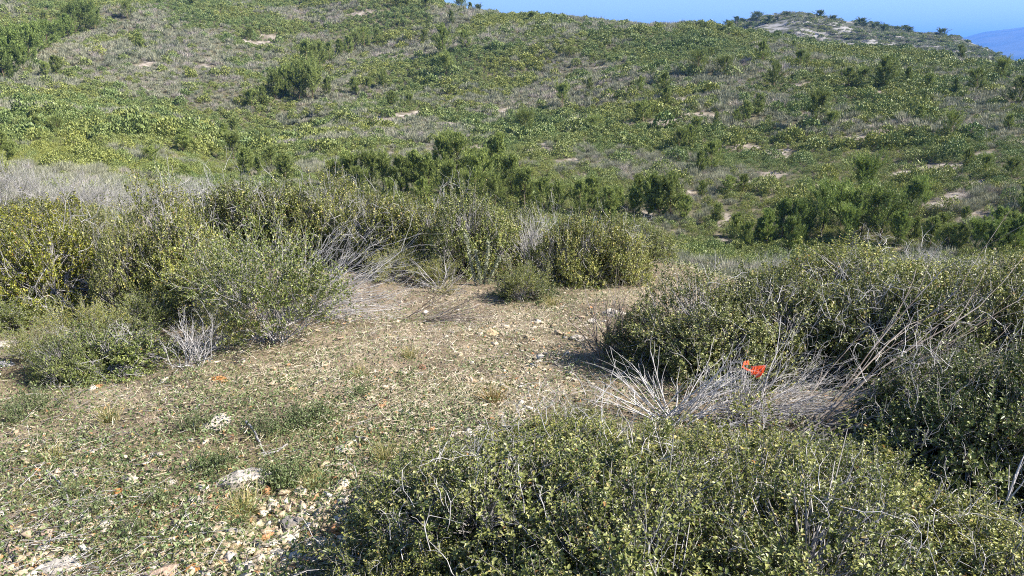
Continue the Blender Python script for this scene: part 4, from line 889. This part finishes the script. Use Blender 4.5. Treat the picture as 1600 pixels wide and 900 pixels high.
# dead brown leaves
def dry_leaves():
    x, y, z, px, row, d = near_points(60000); k = R_.random(len(x)) < np.clip(.08 + blobs(px, row, [(650, 610, 150, 30, .6), (200, 760, 200, 80, .5), (60, 870, 100, 60, .4), (540, 680, 60, 30, .5)]), 0, 1) * .5; x, y, z = x[k], y[k], z[k]; n = len(x)
    P = np.stack([x, y, z + .004 + R_.random(n) * .012], 1); A = R_.normal(size=(n, 3)); A[:, 2] *= .25; L = R_.uniform(.012, .03, n); g = Geo(); leaves(g, P, A, unit(R_.normal(size=(n, 3)) * .4 + np.array([0, 0, 1])), L, L * .5, R_.random(n) * .5)
    o = obj("fallen_leaves", g.mesh("fallen_leaves", M_STRAW)); o.color = (1.0, .72, .5, 1); tag(o, "brown fallen leaves in the litter", None, kind="stuff")
dry_leaves()

# herbs and tufts one can pick out
for k, (px, row, w, h, lb) in enumerate([(245, 790, 46, 30, "bright green leafy herb in the litter at the lower left"), (110, 780, 40, 24, "green herb left among the grey twigs"), (205, 835, 50, 28, "yellow green herb above the rounded purplish rock"), (150, 800, 44, 24, "green herb between the two herbs at the lower left"),
     (420, 680, 60, 34, "leafy herb in front of the flat whitish rock"), (465, 668, 60, 30, "grey green herb right of the flat whitish rock"), (300, 672, 50, 26, "herb at the left end of the flat whitish rock"), (440, 755, 60, 34, "herb at the right end of the large lichened rock"), (330, 735, 50, 26, "herb on the upper side of the large lichened rock"),
     (500, 655, 50, 24, "small herb in the middle of the trail's lower end"), (60, 640, 60, 30, "herb patch below the low kermes oak at left"), (20, 660, 60, 30, "herb patch at the left edge below the slabs"), (565, 620, 40, 18, "thin herb in the straw of the trail"), (845, 470, 50, 26, "green herb where the trail bends"), (790, 465, 40, 20, "small herb behind the pointed stone")]):
    plant('H', "herb_plant", px, row, w, h, lb, "herb", "herbs on the trail", color=(random.uniform(.85, 1.2),) * 3)
for k, (px, row, w, h, lb) in enumerate([(770, 628, 60, 40, "reddish dry grass tuft at the left of the front thicket"), (380, 800, 70, 46, "dry grass tuft covering the front of the large lichened rock"), (600, 720, 60, 40, "dry grass tuft beside the white flat stone"), (640, 730, 50, 34, "greyish grass tuft at the rim of the front oak"), (490, 760, 50, 32, "grass tuft above the gravel patch"),
     (860, 480, 40, 24, "straw coloured tuft on the trail by the rock pile"), (700, 460, 40, 24, "pale grass tuft behind the pointed stone"), (85, 720, 50, 36, "grass tuft in the litter near the left edge"), (170, 660, 50, 36, "pale tuft of dead stems in the litter at left"), (1390, 780, 60, 50, "fine dark grass tuft in the gap of the right thicket"), (560, 590, 40, 26, "blond grass tuft in the middle of the trail"), (640, 560, 40, 24, "blond grass tuft beside the reddish round stone")]):
    p = hit(px, row); m = mpp(p); o = obj("grass_tuft", TUFT[k % 3]); o.location = p; s = w * m / .2; o.scale = (s, s, h * m / .16); o.color = (*[(1.0, .7, .55), (1.1, 1.0, .9)][k != 0], 1); tag(o, lb, "grass tuft", "grass tufts on the trail")

# sticks
def stick(pts, r, label, mtl=M_TWIG, t=.55):
    W_ = [hit(px, row) + Vector((0, 0, up)) for px, row, up in pts]; b0 = W_[0]; A = np.array([(p - b0)[:] for p in W_]); Q = [A[0]]
    rng = np.random.default_rng(len(label))
    for a, b in zip(A[:-1], A[1:]):
        for f in (.25, .5, .75, 1): Q.append(a + (b - a) * f + (rng.normal(size=3) * r * .5 if f < 1 else 0))
    Q = np.array(Q); rr = np.linspace(r, r * .6, len(Q)) * .75; g = Geo(); tubes(g, Q[:-1], Q[1:], rr[:-1], rr[1:], t, 6)
    o = obj("stick", g.mesh("stick", mtl)); o.location = b0; tag(o, label, "stick", "sticks on the ground")
stick([(386, 668, .03), (402, 690, .02), (416, 712, .01)], .011, "bleached broken stick slanting between the whitish rocks")
stick([(412, 716, .01), (430, 712, .02), (450, 703, .03)], .008, "short pale stick crossing the foot of the slanting one")
stick([(556, 688, .02), (572, 692, .03), (582, 700, .01)], .006, "thin curved stick right of the dark hole")
stick([(360, 882, .01), (400, 876, .015), (440, 870, .01)], .007, "dark stick lying on the gravel at the bottom edge", M_BROWNTWIG, .1)
stick([(75, 742, .02), (100, 765, .015), (112, 800, .01)], .008, "grey forked stick among the litter at the lower left")
stick([(120, 752, .02), (140, 738, .03), (150, 735, .02)], .006, "short dark stick in the litter at the lower left", M_BROWNTWIG, .3)

# ------------------------------------------------------------------ orange tape tied to the twigs
def tape():
    p = hit(1172, 640); m = mpp(p); e = empty("marking_tape", p)
    up = Vector((0, math.sin(PITCH), math.cos(PITCH))); rt = Vector((1, 0, 0)); fw = Vector((0, math.cos(PITCH), -math.sin(PITCH)))
    def strip(name, pts, w, lab=None):
        """pts: across, up (picture px from 1172,580), depth m, width direction angle"""
        c0 = up * (66 * m) - fw * .12 - rt * (7 * m)
        cs = [c0 + rt * ((x - 1172) * m) + up * ((580 - y) * m) + fw * dz for x, y, dz, a in pts]; bm = bmesh.new(); prev = None
        fine_ = []
        for i in range(len(cs) - 1):
            for k in range(4):
                f = k / 4; f2 = f * f * (3 - 2 * f); fine_.append((cs[i].lerp(cs[i + 1], f), pts[i][3] * (1 - f) + pts[i + 1][3] * f))
        fine_.append((cs[-1], pts[-1][3]))
        for c, a in fine_:
            wd = (rt * math.cos(a) + up * math.sin(a) + fw * .35) * (w * m / 2)
            v = [bm.verts.new(c - wd), bm.verts.new(c + fw * (.004 * math.sin(len(bm.verts)))), bm.verts.new(c + wd)]
            if prev:
                bm.faces.new((prev[0], prev[1], v[1], v[0])); bm.faces.new((prev[1], prev[2], v[2], v[1]))
            prev = v
        me = bpy.data.meshes.new(name); bm.to_mesh(me); bm.free(); me.materials.append(M_TAPE); me.attributes.new("t", 'FLOAT', 'POINT')
        o = obj(name, me, e); sm = o.modifiers.new("thick", 'SOLIDIFY'); sm.thickness = .0006
    strip("loop", [(1168, 570, .01, 1.5), (1158, 570, -.01, 1.2), (1156, 577, -.015, .4)], 6)
    strip("strand", [(1157, 576, -.012, 1.0), (1164, 580, 0, 1.1), (1173, 583, .004, 1.3)], 2.6)
    strip("tail", [(1171, 582, .01, 1.35), (1177, 581, 0, 1.25), (1189, 579, -.02, 1.15)], 13)
    strip("hem", [(1176, 588, .0, 1.9), (1182, 585, -.012, 1.7), (1185, 582, -.02, 1.5)], 10)
    tag(e, "bright orange marking tape tied to the grey twigs", "tape")
tape()
